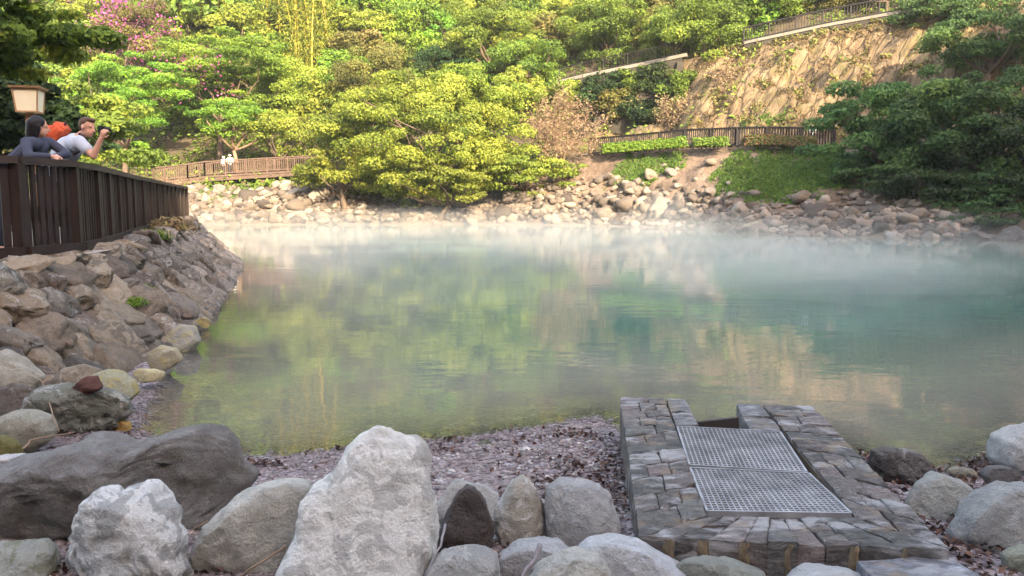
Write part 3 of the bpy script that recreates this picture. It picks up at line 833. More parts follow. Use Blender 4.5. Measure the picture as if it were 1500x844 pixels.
# smears of ochre mortar on the front face
fd = (NR - NL) / np.linalg.norm(NR - NL)
fn = np.array([fd[1], -fd[0], 0])
for t, w, h in ((0.10, 0.04, 0.10), (0.215, 0.035, 0.14), (0.345, 0.04, 0.14), (0.49, 0.02, 0.12), (0.70, 0.03, 0.10), (0.86, 0.02, 0.1)):
    p = NL + (NR - NL) * t + fn * 0.012
    rows = 9
    zz = np.linspace(-0.004, -h - .03, rows)
    ww = w * (0.5 + 0.5 * np.abs(fbm2(np.arange(rows) * .7 + t * 50, np.zeros(rows), 2))) * (1 + np.linspace(0, .5, rows))
    dx = fbm2(np.arange(rows) * .45 + t * 31, np.ones(rows), 2) * 0.02
    L_ = [p + fd * (dx[k] - ww[k]) + [0, 0, zz[k]] for k in range(rows)]; C_ = [p + fd * dx[k] + fn * (0.006 if 0 < k < rows - 1 else 0) + [0, 0, zz[k]] for k in range(rows)]; R_ = [p + fd * (dx[k] + ww[k]) + [0, 0, zz[k]] for k in range(rows)]
    inn = -fn * 0.02
    vv = np.array([q + inn for q in L_] + C_ + [q + inn for q in R_])
    k = np.arange(rows - 1)
    ff = np.concatenate([np.stack([k, rows + k, rows + k + 1, k + 1], 1), np.stack([rows + k, 2 * rows + k, 2 * rows + k + 1, rows + k + 1], 1)])
    link('mortar_smear', np_mesh('mortar_smear', vv - org, [ff], True), M['mortar'], ds)
# pit walls and the sluice board
pit = MB()
prism(pit, [DQ(1035, 752, 0.0), DQ(1247, 755, 0.0), DQ(1150, 632, 0.0), DQ(990, 624, 0.0)], -0.3, 0.02, org)
pit.build('pit_floor', M['pit'], ds)
sl = MB()
a, b = DQ(1020, 621, ZT), DQ(1080, 618, ZT)
a, b = P(1018, 625, a[1] + 0.06), P(1082, 625, b[1] + 0.06)
sl.bar((a[0], a[1], 0.21) - org, (b[0], b[1], 0.23) - org, 0.03, 0.24)
sl.build('sluice_board', M['iron_dark'], ds)

def grate(quad, label):
    z = ZT - 0.012
    q = [DQ(u, v, z) for u, v in quad]   # near-left, near-right, far-right, far-left
    c = sum(q) / 4
    root = thing('metal_grate', label, 'grate', tuple(c), 'metal grates over the drain')
    q = [p - c for p in q]
    mb = MB()
    n1, n2 = 24, 20
    for i in range(n1 + 1):
        t = i / n1
        mb.bar(lerp(q[0], q[1], t), lerp(q[3], q[2], t), 0.0072, 0.016)
    for j in range(n2 + 1):
        t = j / n2
        mb.bar(lerp(q[0], q[3], t) + [0, 0, 0.0013], lerp(q[1], q[2], t) + [0, 0, 0.0013], 0.0080, 0.016)
    mb.build('mesh_panel', M['iron'], root)
    fr = MB()
    e = [p * 1.012 for p in q]
    for i in range(4):
        fr.bar(e[i] + [0, 0, -0.002], e[(i + 1) % 4] + [0, 0, -0.002], 0.012, 0.028)
    fr.build('frame', M['iron'], root)
    return root
grate([(1011, 683), (1180, 693), (1142, 635), (993, 627)], 'metal drain grate farther out, next to the dark sluice board')
grate([(1037, 751), (1245, 754), (1184, 696), (1012, 688)], 'metal drain grate nearest the low front row of slate blocks')

# slate slab in front
def slab(poly, z, th, label):
    q = np.array([G(u, v, z)[:2] for u, v in poly])
    c = q.mean(0)
    n = len(q)
    v = np.concatenate([np.c_[q - c, np.full(n, 0.0) + RNG.uniform(-.008, .008, n)], np.c_[(q - c) * 1.02, np.full(n, -th)]])
    k = np.arange(n); k2 = (k + 1) % n
    o = link('stone_slab', np_mesh('stone_slab', v, [np.stack([k, k2, n + k2, n + k], 1)[:, ::-1], k[None, ::1]], False), M['slate'])
    o.location = (c[0], c[1], z)
    o.color = (0.16, 0.165, 0.185, 1)
    tag(o, label, 'stone slab')
slab([(1255, 823), (1300, 822), (1340, 817), (1385, 809), (1412, 828), (1445, 850), (1470, 885), (1300, 880), (1280, 850)], 0.29, 0.09, 'flat dark slate slab lying beside the corner of the drain surround')

# ------------------------------------------------------------------ gravel, leaf litter
def scatter_pebbles(n):
    d, f = ico(1)
    x = RNG.uniform(-3.6, 4.5, n); y = RNG.uniform(2.6, 7.4, n)
    sd = sdf(POND, x, y)
    keep = (sd > -0.35) & (sd < 2.6) & ((x < 0.95) | (sd < 0.25))
    x, y = x[keep], y[keep]
    z = H(x, y)
    m = len(x)
    s = RNG.gamma(2.2, 0.0030, m) + 0.0045
    sc = np.stack([s * RNG.uniform(.8, 1.5, m), s * RNG.uniform(.8, 1.3, m), s * RNG.uniform(.35, .7, m)], 1)
    an = RNG.uniform(0, 6.28, m)
    v = d[None] * (1 + RNG.uniform(-.18, .18, (m, len(d), 1))) * sc[:, None, :]
    ca, sa = np.cos(an)[:, None], np.sin(an)[:, None]
    vx = v[..., 0] * ca - v[..., 1] * sa; vy = v[..., 0] * sa + v[..., 1] * ca
    v = np.stack([vx + x[:, None], vy + y[:, None], v[..., 2] + z[:, None] + s[:, None] * .1], 2).reshape(-1, 3)
    fs = (f[None] + (np.arange(m) * len(d))[:, None, None]).reshape(-1, 3)
    me = np_mesh('gravel', v, [fs], True)
    at = me.attributes.new('tint', 'FLOAT', 'FACE')
    wet = np.clip(1 - sdf(POND, x, y) / 0.35, 0, 1)
    at.data.foreach_set('value', np.repeat(RNG.random(m) * (1 - .45 * wet), len(f)).astype(np.float32))
    mt, nt, out = new_mat('pebbles')
    N = NT(nt)
    t = N.n('ShaderNodeAttribute', attribute_name='tint').outputs['Fac']
    c = N.ramp(t, [(0, (0.05, 0.036, 0.034)), (0.3, (0.125, 0.095, 0.095)), (0.6, (0.19, 0.155, 0.158)), (0.8, (0.165, 0.12, 0.105)), (0.93, (0.27, 0.24, 0.23)), (1.0, (0.42, 0.40, 0.38))])
    b = N.n('ShaderNodeBsdfPrincipled', ins={'Base Color': c, 'Roughness': 0.32})
    N.l(b.outputs[0], out.inputs[0])
    tag(link('gravel', me, mt), kind='stuff')
scatter_pebbles(60000)

def leaf_quads(pos, nor, size, aspect=0.6, fold=0.12, rng=RNG):
    n = len(pos)
    nor = nor / np.maximum(np.linalg.norm(nor, axis=1, keepdims=True), 1e-6)
    r = rng.normal(size=(n, 3))
    a = np.cross(nor, r); a /= np.maximum(np.linalg.norm(a, axis=1, keepdims=True), 1e-6)
    b = np.cross(nor, a)
    s = np.asarray(size)[:, None]
    v = np.stack([pos - a * s * .5, pos + b * s * aspect * .5 + nor * s * fold, pos + a * s * .5, pos - b * s * aspect * .5 + nor * s * fold], 1).reshape(-1, 3)
    f = np.arange(4 * n).reshape(n, 4)
    return v, f

def leaves_obj(name, pos, nor, size, tint, mat, parent=None, aspect=0.6, fold=0.12, rng=RNG):
    v, f = leaf_quads(pos, nor, size, aspect, fold, rng)
    me = np_mesh(name, v, [f], False)
    at = me.attributes.new('tint', 'FLOAT', 'FACE')
    at.data.foreach_set('value', np.clip(tint, 0, 1).astype(np.float32))
    return link(name, me, mat, parent)

def litter():
    P_, S_ = [], []
    def blob(n, fn):
        x, y = fn(n)
        sd = sdf(POND, x, y)
        k = sd > -0.05
        x, y = x[k], y[k]
        z = H(x, y)
        P_.append(np.stack([x, y, z + RNG.uniform(0.004, 0.035, len(x))], 1)); S_.append(RNG.uniform(.018, .055, len(x)))
    # right bank, thick
    blob(9000, lambda n: (RNG.uniform(1.75, 5.2, n), RNG.uniform(2.6, 6.0, n)))
    # beside the surround on the gravel
    blob(500, lambda n: (RNG.normal(0.55, 0.28, n), RNG.normal(4.35, 0.35, n)))
    blob(120, lambda n: (RNG.uniform(-2.5, 0.8, n), RNG.uniform(3.9, 5.6, n)))
    for _ in range(46):
        cx, cy_ = RNG.uniform(-2.2, .75), RNG.normal(5.55, .3)
        blob(int(RNG.uniform(4, 26)), lambda n: (RNG.normal(cx, .09, n), RNG.normal(cy_, .03, n)))
    blob(260, lambda n: (RNG.uniform(-4, -2.4, n), RNG.uniform(4.2, 6.4, n)))
    blob(700, lambda n: (RNG.uniform(-2.2, 1.9, n), RNG.uniform(2.6, 3.6, n)))
    p = np.concatenate(P_); s = np.concatenate(S_)
    n = RNG.normal(size=p.shape) * 0.55 + np.array([0, 0, 1.0])
    o = leaves_obj('fallen_leaves', p, n, s, RNG.random(len(p)) ** 1.2, M['litter'], None, 0.65, 0.22)
    tag(o, kind='stuff')
litter()

def stick(pts, r, label, mat=M['bark_pale']):
    pts = np.array(pts)
    c = pts.mean(0)
    mb = MB()
    pp = []
    for i in range(len(pts) - 1):
        for t in np.linspace(0, 1, 6)[:-1]: pp.append(lerp(pts[i], pts[i + 1], t))
    pp.append(pts[-1]); pp = np.array(pp)
    pp = pp + RNG.normal(0, r * 0.35, pp.shape)
    mb.tube(pp - c, np.linspace(r, r * 0.5, len(pp)), 7)
    o = mb.build('stick', mat, None, True)
    o.location = tuple(c)
    tag(o, label, 'stick')
M['stick_grey'] = plain_mat('grey_stick', (0.17, 0.155, 0.16), 0.9, 0.3, 20, 0.4)
stick([P(790, 799, 2.93), P(783, 822, 2.86), P(762, 850, 2.8)], 0.011, 'short thick grey stick lying on a low grey rock', M['stick_grey'])
stick([P(652, 768, 2.98), P(646, 800, 2.86), P(622, 842, 2.75)], 0.006, 'thin pale twig leaning beside the dark pointed rock', M['stick_grey'])
stick([P(418, 800, 2.85), P(385, 822, 2.83), P(350, 844, 2.8)], 0.005, 'long thin dry twig across the rounded pale grey boulder')
stick([P(305, 764, 3.12), P(285, 774, 3.12), P(274, 784, 3.1)], 0.004, 'thin twig poking out over the dark gap between two boulders')
stick([P(40, 540, 6.2), P(62, 560, 6.0), P(86, 632, 5.0)], 0.008, 'bare dead branch among the rocks below the revetment')
stick([P(30, 662, 4.9), P(45, 645, 5.0), P(110, 633, 5.2)], 0.008, 'bent dead branch beside the moss covered rock')

# ------------------------------------------------------------------ stone revetment under the fence
BASE = np.array([(-4.5, 4.6), (-4.35, 6.6), (-4.05, 8.2), (-4.2, 10), (-4.8, 12.2), (-5.8, 15.8), (-6.8, 19), (-7.8, 22.2), (-9.4, 26.0), (-12.6, 31)])
def walk(poly, s):
    seg = np.linalg.norm(np.diff(poly, axis=0), axis=1); cum = np.concatenate([[0], np.cumsum(seg)])
    s = min(max(s, 0), cum[-1] - 1e-6)
    k = int(np.searchsorted(cum, s, 'right') - 1)
    t = (s - cum[k]) / seg[k]
    p = lerp(poly[k], poly[k + 1], t)
    a = lerp(poly[max(k - 1, 0)], poly[k], 0.5); d = poly[k + 1] - poly[k]
    d = d / np.linalg.norm(d)
    return p, d
LEN = np.linalg.norm(np.diff(BASE, axis=0), axis=1).sum()
rv = thing('stone_revetment', 'sloping rubble stone revetment under the dark wooden fence at the water', 'stone wall', (-4.4, 9, 0))
rrng = np.random.default_rng(21)
stones = []
row_h = [0.0, 0.2, 0.42, 0.64, 0.86, 1.03]
for r, zr in enumerate(row_h):
    s = 0.1 + rrng.uniform(0, .3)
    while s < LEN - 0.3:
        p, d = walk(BASE, s)
        yy = p[1]
        w = rrng.uniform(0.26, 0.62) if yy < 13 else rrng.uniform(0.30, 0.58)
        if r == 5: w *= 1.15
        stones.append((s + w / 2, r, zr, w))
        s += w * (0.92 if yy < 13 else 1.0)
rcol = [(0.125, 0.115, 0.11), (0.16, 0.138, 0.122), (0.20, 0.172, 0.145), (0.10, 0.098, 0.10), (0.145, 0.14, 0.136), (0.23, 0.205, 0.175), (0.12, 0.10, 0.093), (0.19, 0.185, 0.17)]
far_v, far_f, far_n, far_c = [], [], 0, []
cnt = 0
stones.sort(key=lambda q: q[0])
for (s, r, zr, w) in stones:
    p, d = walk(BASE, s)
    nl = np.array([-d[1], d[0]])   # to the left, into the bank
    back = zr * 1.05 + 0.02 + rrng.uniform(-.05, .05)
    c = np.array([*(p + nl * back), zr + rrng.uniform(-.04, .04) + (0.0 if r < 5 else 0.0)])
    h = rrng.uniform(0.13, 0.21) if r < 5 else rrng.uniform(0.07, 0.10)
    dims = np.array([w * (0.56 if p[1] < 13 else 0.50), rrng.uniform(0.22, 0.32), h * (0.92 if r < 5 else 1.0)])
    an = math.atan2(d[1], d[0]) + rrng.normal(0, 0.25)
    tl = 0.55 if r < 5 else 0.05   # lean back with the slope
    R = Matrix.Rotation(an, 3, 'Z') @ Matrix.Rotation(tl + rrng.normal(0, .2), 3, 'X') @ Matrix.Rotation(rrng.normal(0, .35), 3, 'Y')
    v, f = rock_verts(500 + cnt, 4 if p[1] < 12.5 and p[1] > 5.6 else 3, cuts=8, lo=0.52, hi=0.8, rough=0.13, blocky=0.42)
    v = v * dims * (0.93 if r < 5 else 1.0)
    v = v @ np.array(R).T
    if 5.7 < p[1] < 12.6 and cnt < 99 or False:
        o = link('stone', np_mesh('stone', v, [f], True), M['rock'], rv)
        o.location = tuple(c - inv(rv))
        col = rcol[rrng.integers(len(rcol))] if r < 5 else (0.25, 0.215, 0.18)
        q = rrng.uniform(.7, 1.35)
        set_rock(o, (col[0] * q * 1.08, col[1] * q, col[2] * q * .86), rrng.uniform(0.2, .8), (0.27, 0.20, 0.13) if rrng.random() < .4 else (0.055, 0.05, 0.045), rrng.uniform(0, .55))
        cnt += 1
    else:
        far_v.append(v + c - inv(rv)); far_f.append(f + far_n); far_n += len(v); far_c.append(np.full(len(f), rrng.uniform(-.5, .55) + (.25 if r == 5 else 0)))
fo = link('rubble_course', np_mesh('rubble_course', np.concatenate(far_v), [np.concatenate(far_f)], True), M['rock'], rv)
set_rock(fo, (0.18, 0.15, 0.122), 0.6, (0.08, 0.07, 0.06), 0.4)
at = fo.data.attributes.new('vary', 'FLOAT', 'FACE'); at.data.foreach_set('value', np.concatenate(far_c).astype(np.float32))
tag(fo, kind='stuff')

# ------------------------------------------------------------------ wooden fence on the terrace
FB = np.array([G(-90, 386, 1.10), G(-20, 383, 1.10), G(33, 380, 1.10), G(113, 371, 1.10), G(149, 362, 1.10)])
FP = np.array([(FB[0][0], FB[0][1]), (FB[2][0], FB[2][1]), (FB[3][0], FB[3][1]), (-5.75, 11.0), (-6.45, 13.0), (-7.25, 15.2), (-8.05, 17.7), (-9.0, 20.5), (-10.15, 24.0), (-11.4, 27.9)])
FLEN = np.linalg.norm(np.diff(FP, axis=0), axis=1).sum()
fc = thing('wooden_fence', 'dark brown timber picket fence along the terrace above the stone revetment', 'fence', (-5.5, 9, 1.08))
fo_ = inv(fc)
ZF = 1.08
cum = np.concatenate([[0], np.cumsum(np.linalg.norm(np.diff(FP, axis=0), axis=1))])
post_s = []
for k in range(len(FP) - 1):
    seg = cum[k + 1] - cum[k]
    m = max(1, int(round(seg / 1.25)))
    post_s += [cum[k] + seg * i / m for i in range(m)]
post_s.append(cum[-1])
for i, s in enumerate(post_s):
    p, d = walk(FP, s)
    an = math.atan2(d[1], d[0])
    mb = MB()
    mb.box(np.array([p[0], p[1], ZF + 0.46]) - fo_, (0.12, 0.12, 1.24), an, 0.003)
    mb.build('post', M['wood'], fc)
for i in range(len(post_s) - 1):
    p, d = walk(FP, post_s[i] + 1e-4); q, _ = walk(FP, post_s[i + 1] - 1e-4)
    d = (q - p) / np.linalg.norm(q - p)
    nrm = np.array([d[1], -d[0]])   # towards the pond
    L = np.linalg.norm(q - p)
    a3 = np.array([*p, ZF]); b3 = np.array([*q, ZF])
    n3 = np.array([*nrm, 0])
    mb = MB()
    mb.bar(a3 + [0, 0, 1.115] - fo_, b3 + [0, 0, 1.115] - fo_, 0.15, 0.075)
    mb.build('top_rail', M['rail_wood'], fc)
    mb = MB()
    mb.bar(a3 + n3 * 0.09 + [0, 0, 0.10] - fo_, b3 + n3 * 0.09 + [0, 0, 0.10] - fo_, 0.05, 0.12)
    mb.build('bottom_rail', M['wood'], fc)
    mb = MB()
    m = max(3, int(L / 0.142))
    for j in range(1, m + 1):
        t = (j) / (m + 1)
        c = lerp(a3, b3, t) + n3 * random.uniform(-.004, .004)
        mb.box(c + [0, 0, 0.60] - fo_, (0.075, 0.035, 0.94), math.atan2(d[1], d[0]) + random.uniform(-.03, .03), 0.003)
    mb.build('picket_panel', M['wood'], fc)
    if i in (1, 2, 3):
        mb = MB()
        mb.bar(lerp(a3, b3, 0.12) - n3 * 0.05 + [0, 0, 0.52] - fo_, lerp(a3, b3, 0.9) - n3 * 0.05 + [0, 0, 0.50] - fo_, 0.03, 0.17)
        mb.build('mid_board', M['wood'], fc)

# terrace paving behind and in front of the fence
def sheet(name, left, right, mat, dz=0.004):
    L, R = np.array(left), np.array(right)
    n = len(L)
    v = np.concatenate([L, R]); v[:, 2] += dz
    k = np.arange(n - 1)
    o = link(name, np_mesh(name, v, [np.stack([k, n + k, n + k + 1, k + 1], 1)], True), mat)
    return tag(o, kind='structure')
lf, rt = [], []
for s in np.linspace(0, FLEN, 40):
    p, d = walk(FP, s)
    nl = np.array([-d[1], d[0]])
    if nl[0] > 0: nl = -nl
    a = p - nl * 0.32; b = p + nl * 2.6
    lf.append([a[0], a[1], 1.085]); rt.append([b[0], b[1], 1.085])
sheet('path', rt, lf, M['path'], 0.03)

# ------------------------------------------------------------------ foliage
def perp_limb(a, b, sag, n=7, rng=RNG):
    t = np.linspace(0, 1, n)[:, None]
    p = a + (b - a) * t
    w = rng.normal(size=3) * sag * np.linalg.norm(b - a)
    return p + np.sin(t * PI) * w + rng.normal(0, 0.015, p.shape) * np.linalg.norm(b - a) * np.sin(t * PI)

def crown_leaves(center, radii, n_leaf, leaf, seed, lobes=7, clump=0.30, flat=0.65, under=0.25, shell=0.55, dome=0.55):
    """leaf positions, normals and tints of an uneven crown made of leafy sprays"""
    rng = np.random.default_rng(seed)
    R = np.array(radii, float)
    L = []
    for k in range(lobes):
        d = rng.normal(size=3); d[2] = d[2] * 0.8 + 0.15
        d /= np.linalg.norm(d)
        rr = rng.uniform(0.35, 0.8)
        L.append((d * rr * 0.72, rng.uniform(0.32, 0.55)))
    L.append((np.array([0, 0, 0.0]), 0.62))
    cr = clump
    nc = int(max(24, 3.2 / (cr * cr)))
    C = []
    while len(C) < nc:
        c0, r0 = L[rng.integers(len(L))]
        d = rng.normal(size=3); d /= np.linalg.norm(d)
        if d[2] < -0.3 and rng.random() > under: continue
        if rng.random() < dome:
            q = 0.84 + 0.30 * float(pnoise((d * 1.7 + seed * 0.37)[None])[0])
            C.append(d * q * rng.uniform(0.55, 1.0) ** 0.6)
        else:
            C.append(c0 + d * r0 * rng.uniform(shell, 1.05))
    C = np.array(C)
    csz = rng.uniform(0.6, 1.25, nc) * cr
    ct = rng.normal(0.42, 0.2, nc)
    k = rng.choice(nc, n_leaf, p=csz ** 2 / (csz ** 2).sum())
    d = rng.normal(size=(n_leaf, 3)); d[:, 2] = d[:, 2] * 0.9 + 0.35
    d /= np.linalg.norm(d, axis=1, keepdims=True)
    rad = rng.uniform(0.25, 1.0, n_leaf) ** 0.5
    pos = C[k] + d * (rad * csz[k])[:, None] * np.array([1, 1, flat])
    nor = d * 0.85 + np.array([0, -0.1, 0.25]) + rng.normal(0, 0.45, (n_leaf, 3))
    size = leaf * rng.uniform(0.6, 1.35, n_leaf)
    tint = ct[k] + rng.normal(0, 0.16, n_leaf) + 0.10 * (rad - 0.6)
    return center + pos * R, nor, size, tint, center + C * R

def tree(name, label, base, center, radii, mat, n_leaf, leaf, seed, trunk_r=0.18, cat='tree', group=None, limbs=7, bark='bark', lobes=7, clump=0.28, flat=0.65, aspect=0.6, fork=0.45, under=0.45, shell=0.55, flowers=None, stems=1, dome=0.55):
    rng = np.random.default_rng(seed + 5)
    base = np.array(base, float); center = np.array(center, float)
    t = thing(name, label, cat, tuple(base), group)
    pos, nor, size, tint, C = crown_leaves(center, radii, n_leaf, leaf, seed, lobes, clump, flat, under, shell, dome)
    leaves_obj('crown', pos - base, nor, size, tint, M[mat], t, aspect, rng=rng)
    mb = MB()
    for s in range(stems):
        b0 = np.zeros(3) + (rng.normal(0, 0.25, 3) * [1, 1, 0] * (stems > 1))
        top = (center - base) * np.array([1, 1, 0.9]) + rng.normal(0, 0.3, 3) * np.array(radii) * (stems > 1)
        f = b0 + (top - b0) * fork
        mb.tube(perp_limb(b0 - [0, 0, 0.25], f, 0.05, 6, rng), np.linspace(trunk_r * 1.25, trunk_r * .8, 6), 8)
        pick = rng.choice(len(C), min(limbs, len(C)), replace=False)
        for k in pick:
            e = C[k] - base
            a = perp_limb(f, e, 0.09, 7, rng)
            mb.tube(a, np.linspace(trunk_r * .55, trunk_r * .1, 7), 6)
    mb.build('trunk', M[bark], t, True)
    if flowers:
        n, fm, half = flowers
        k = rng.choice(len(C), n // 25 + 1)
        ctr = C[k]
        p = (ctr[:, None, :] + rng.normal(0, 0.13, (len(k), 25, 3)) * np.array(radii)).reshape(-1, 3)
        if half is not None:
            p = p[half((p - center) / np.array(radii))]
        leaves_obj('flowers', p - base, rng.normal(size=p.shape) + [0, -.4, .4], rng.uniform(.14, .3, len(p)), rng.random(len(p)), M[fm], t, 0.8, rng=rng)['kind'] = 'stuff'
    return t

def px_tree(name, label, u, vb, vc, hw, hh, mat, seed, dens=1.0, leaf=0.20, depth=0.85, Y=None, vfront=0.0, **kw):
    """a tree rooted where (u, vb) meets the terrain, its crown sized in metres from its height in view"""
    if Y is None:
        b = hit(u, vb)[0]
    else:
        x = P(u, vb, Y)[0]; b = np.array([x, Y, float(hz(x, Y))])
    Yc = b[1] - vfront
    c = P(u, vc, Yc)
    rx = hw / F * Yc * 1.15; rz = hh / F * Yc * 1.15
    ry = rx * depth
    n = int(dens * 36 * rx * max(rz, 1.0) / (leaf * leaf))
    n = min(max(n, 2500), 105000)
    return tree(name, label, b, c, (rx, ry, rz), mat, n, leaf, seed, trunk_r=min(0.24, max(0.07, 0.03 * (rx + rz))), **kw)

LIGHTS = [
 # name, label, u, vb, vc, hw, hh, mat, kwargs
 ('domed_tree', 'broad bright green domed tree behind the pruned bare shrub', 182, 236, 138, 92, 60, 'leaf_bright', dict(Y=67, flat=0.45, clump=0.2, dens=1.2, lobes=10)),
 ('domed_tree', 'tall bright green domed tree with magenta flowers trailing over it', 322, 236, 98, 92, 52, 'leaf_bright', dict(Y=71, flat=0.45, clump=0.2, dens=1.2, lobes=10, flowers=(1500, 'petal', lambda q: (q[:, 0] > -0.75) & (q[:, 0] < 0.25) & (q[:, 1] < 0) & (q[:, 2] < 0.2)))),
 ('small_tree', 'small green tree with a forked pale trunk behind the boardwalk', 342, 240, 172, 58, 32, 'leaf_bright', dict(Y=66.5, flat=0.5, clump=0.26, bark='bark_pale', limbs=6, fork=0.55)),
 ('flowering_shrub', 'tall shrub covered in magenta flowers behind the domed trees', 204, 200, 66, 62, 58, 'leaf_olive', dict(Y=76, dens=0.9, flowers=(3600, 'petal', lambda q: (q[:, 1] < 0.4)))),
 ('round_shrub', 'yellow green shrub beside the end of the boardwalk', 408, 236, 195, 52, 38, 'leaf_yellow', dict(Y=67, clump=0.3, dens=0.9)),
 ('round_shrub', 'small olive shrub under the bamboo behind the boardwalk', 462, 236, 205, 40, 32, 'leaf_olive', dict(Y=68, clump=0.3, dens=0.8)),
 ('round_tree', 'yellow green feathery tree under the bamboo culms', 420, 215, 140, 62, 50, 'leaf_yellow', dict(Y=74, dens=0.9)),
 ('round_tree', 'olive brown bushy tree behind the big yellow green tree', 545, 200, 120, 66, 62, 'leaf_olive', dict(Y=76, dens=0.9)),
 ('spreading_tree', 'very large yellow green tree overhanging the far shore', 616, 316, 208, 152, 96, 'leaf_yellow', dict(Y=61, clump=0.12, lobes=14, dens=1.7, flat=0.85, stems=4, limbs=8, fork=0.35, under=0.9, dome=0.85)),
 ('spreading_tree', 'low yellow green branches reaching over the water beside the large tree', 505, 314, 256, 70, 44, 'leaf_yellow', dict(Y=60, clump=0.2, dens=1.2, flat=0.75, stems=2, dome=0.8)),
 ('spreading_tree', 'leafy yellow green branches in front of the trunks of the very large tree', 640, 318, 258, 100, 36, 'leaf_yellow', dict(Y=59, clump=0.17, dens=1.3, flat=0.75, stems=2, under=0.8, dome=0.8)),
 ('spreading_tree', 'leafy green sprays spilling down the bank beside the bare pink tree', 765, 312, 252, 84, 32, 'leaf_yellow', dict(Y=61, clump=0.2, dens=1.2, flat=0.6, stems=2)),
 ('round_tree', 'upright yellow green tree behind the top of the largest tree', 682, 240, 150, 80, 50, 'leaf_yellow', dict(Y=64, clump=0.17, dens=1.3, flat=0.8, dome=0.8)),
 ('round_tree', 'dark green tree in shade above the olive brown one', 655, 170, 92, 46, 34, 'leaf_deep', dict(Y=80, dens=1.0)),
 ('round_tree', 'bushy green tree above the large yellow green one with a dark hollow', 720, 150, 62, 72, 56, 'leaf_mid', dict(Y=80, clump=0.22, dens=1.2)),
 ('round_tree', 'green tree with rising bare branches at the start of the upper railing', 775, 168, 95, 55, 48, 'leaf_mid', dict(Y=77, clump=0.24, dens=1.0, bark='bark')),
 ('round_tree', 'leafy tree standing over the middle of the upper railing', 890, 105, 45, 66, 50, 'leaf_mid', dict(Y=77, clump=0.22, dens=1.2)),
 ('round_tree', 'large green tree with a dark trunk between the two stretches of railing', 1032, 112, 42, 82, 62, 'leaf_mid', dict(Y=70, clump=0.2, dens=1.3, limbs=10)),
 ('round_tree', 'green tree leaning over the cliff edge', 985, 112, 60, 50, 40, 'leaf_mid', dict(Y=73, clump=0.24, dens=1.1)),
 ('round_tree', 'green tree hanging over the upper railing above the cliff', 1120, 30, 12, 62, 38, 'leaf_mid', dict(Y=72, clump=0.24, dens=1.1)),
 ('round_tree', 'olive green tree above the upper railing near its top', 1215, 10, -14, 66, 36, 'leaf_olive', dict(Y=72, clump=0.24, dens=1.0)),
]
for i, (nm, lab, u, vb, vc, hw, hh, mt, kw) in enumerate(LIGHTS):
    px_tree(nm, lab, u, vb, vc, hw, hh, mt, 1000 + i * 13, group='trees on the far bank', cat='tree' if 'tree' in nm else 'shrub', **kw)

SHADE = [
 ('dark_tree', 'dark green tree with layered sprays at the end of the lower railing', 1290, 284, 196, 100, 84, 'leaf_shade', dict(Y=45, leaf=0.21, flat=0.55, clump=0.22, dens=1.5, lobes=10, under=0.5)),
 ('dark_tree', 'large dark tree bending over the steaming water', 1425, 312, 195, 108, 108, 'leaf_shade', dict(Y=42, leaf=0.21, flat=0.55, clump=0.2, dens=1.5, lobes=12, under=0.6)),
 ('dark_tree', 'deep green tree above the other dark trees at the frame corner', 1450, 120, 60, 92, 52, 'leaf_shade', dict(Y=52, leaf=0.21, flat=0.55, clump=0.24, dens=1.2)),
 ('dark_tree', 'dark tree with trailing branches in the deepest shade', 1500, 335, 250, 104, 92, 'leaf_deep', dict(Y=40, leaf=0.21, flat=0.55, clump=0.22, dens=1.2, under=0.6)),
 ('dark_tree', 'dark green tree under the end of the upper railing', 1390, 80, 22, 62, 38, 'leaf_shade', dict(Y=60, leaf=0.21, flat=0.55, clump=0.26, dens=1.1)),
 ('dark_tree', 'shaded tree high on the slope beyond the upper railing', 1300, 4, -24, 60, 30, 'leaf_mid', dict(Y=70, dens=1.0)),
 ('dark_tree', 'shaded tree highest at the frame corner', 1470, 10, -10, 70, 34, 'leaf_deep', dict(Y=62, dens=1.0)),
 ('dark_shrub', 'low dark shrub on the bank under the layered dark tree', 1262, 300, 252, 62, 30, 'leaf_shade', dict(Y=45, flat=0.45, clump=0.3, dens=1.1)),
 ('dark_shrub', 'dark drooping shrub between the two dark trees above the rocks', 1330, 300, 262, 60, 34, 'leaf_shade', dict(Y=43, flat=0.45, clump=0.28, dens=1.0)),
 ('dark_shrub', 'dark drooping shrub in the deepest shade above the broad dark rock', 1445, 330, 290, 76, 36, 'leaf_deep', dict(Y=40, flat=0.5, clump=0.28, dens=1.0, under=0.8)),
 ('dark_shrub', 'dark trailing shrub added to deepen the shade at the frame edge', 1470, 345, 314, 78, 26, 'leaf_deep', dict(Y=37.5, flat=0.5, clump=0.28, dens=0.9, under=0.8)),  # added to darken the shaded ground by the water
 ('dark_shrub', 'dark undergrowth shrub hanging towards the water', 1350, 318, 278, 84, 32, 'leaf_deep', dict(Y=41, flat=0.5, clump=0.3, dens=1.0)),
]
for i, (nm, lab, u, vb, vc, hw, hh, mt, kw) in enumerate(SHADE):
    px_tree(nm, lab, u, vb, vc, hw, hh, mt, 3000 + i * 17, group='shaded trees on the steep bank', cat='tree' if 'tree' in nm else 'shrub', **kw)

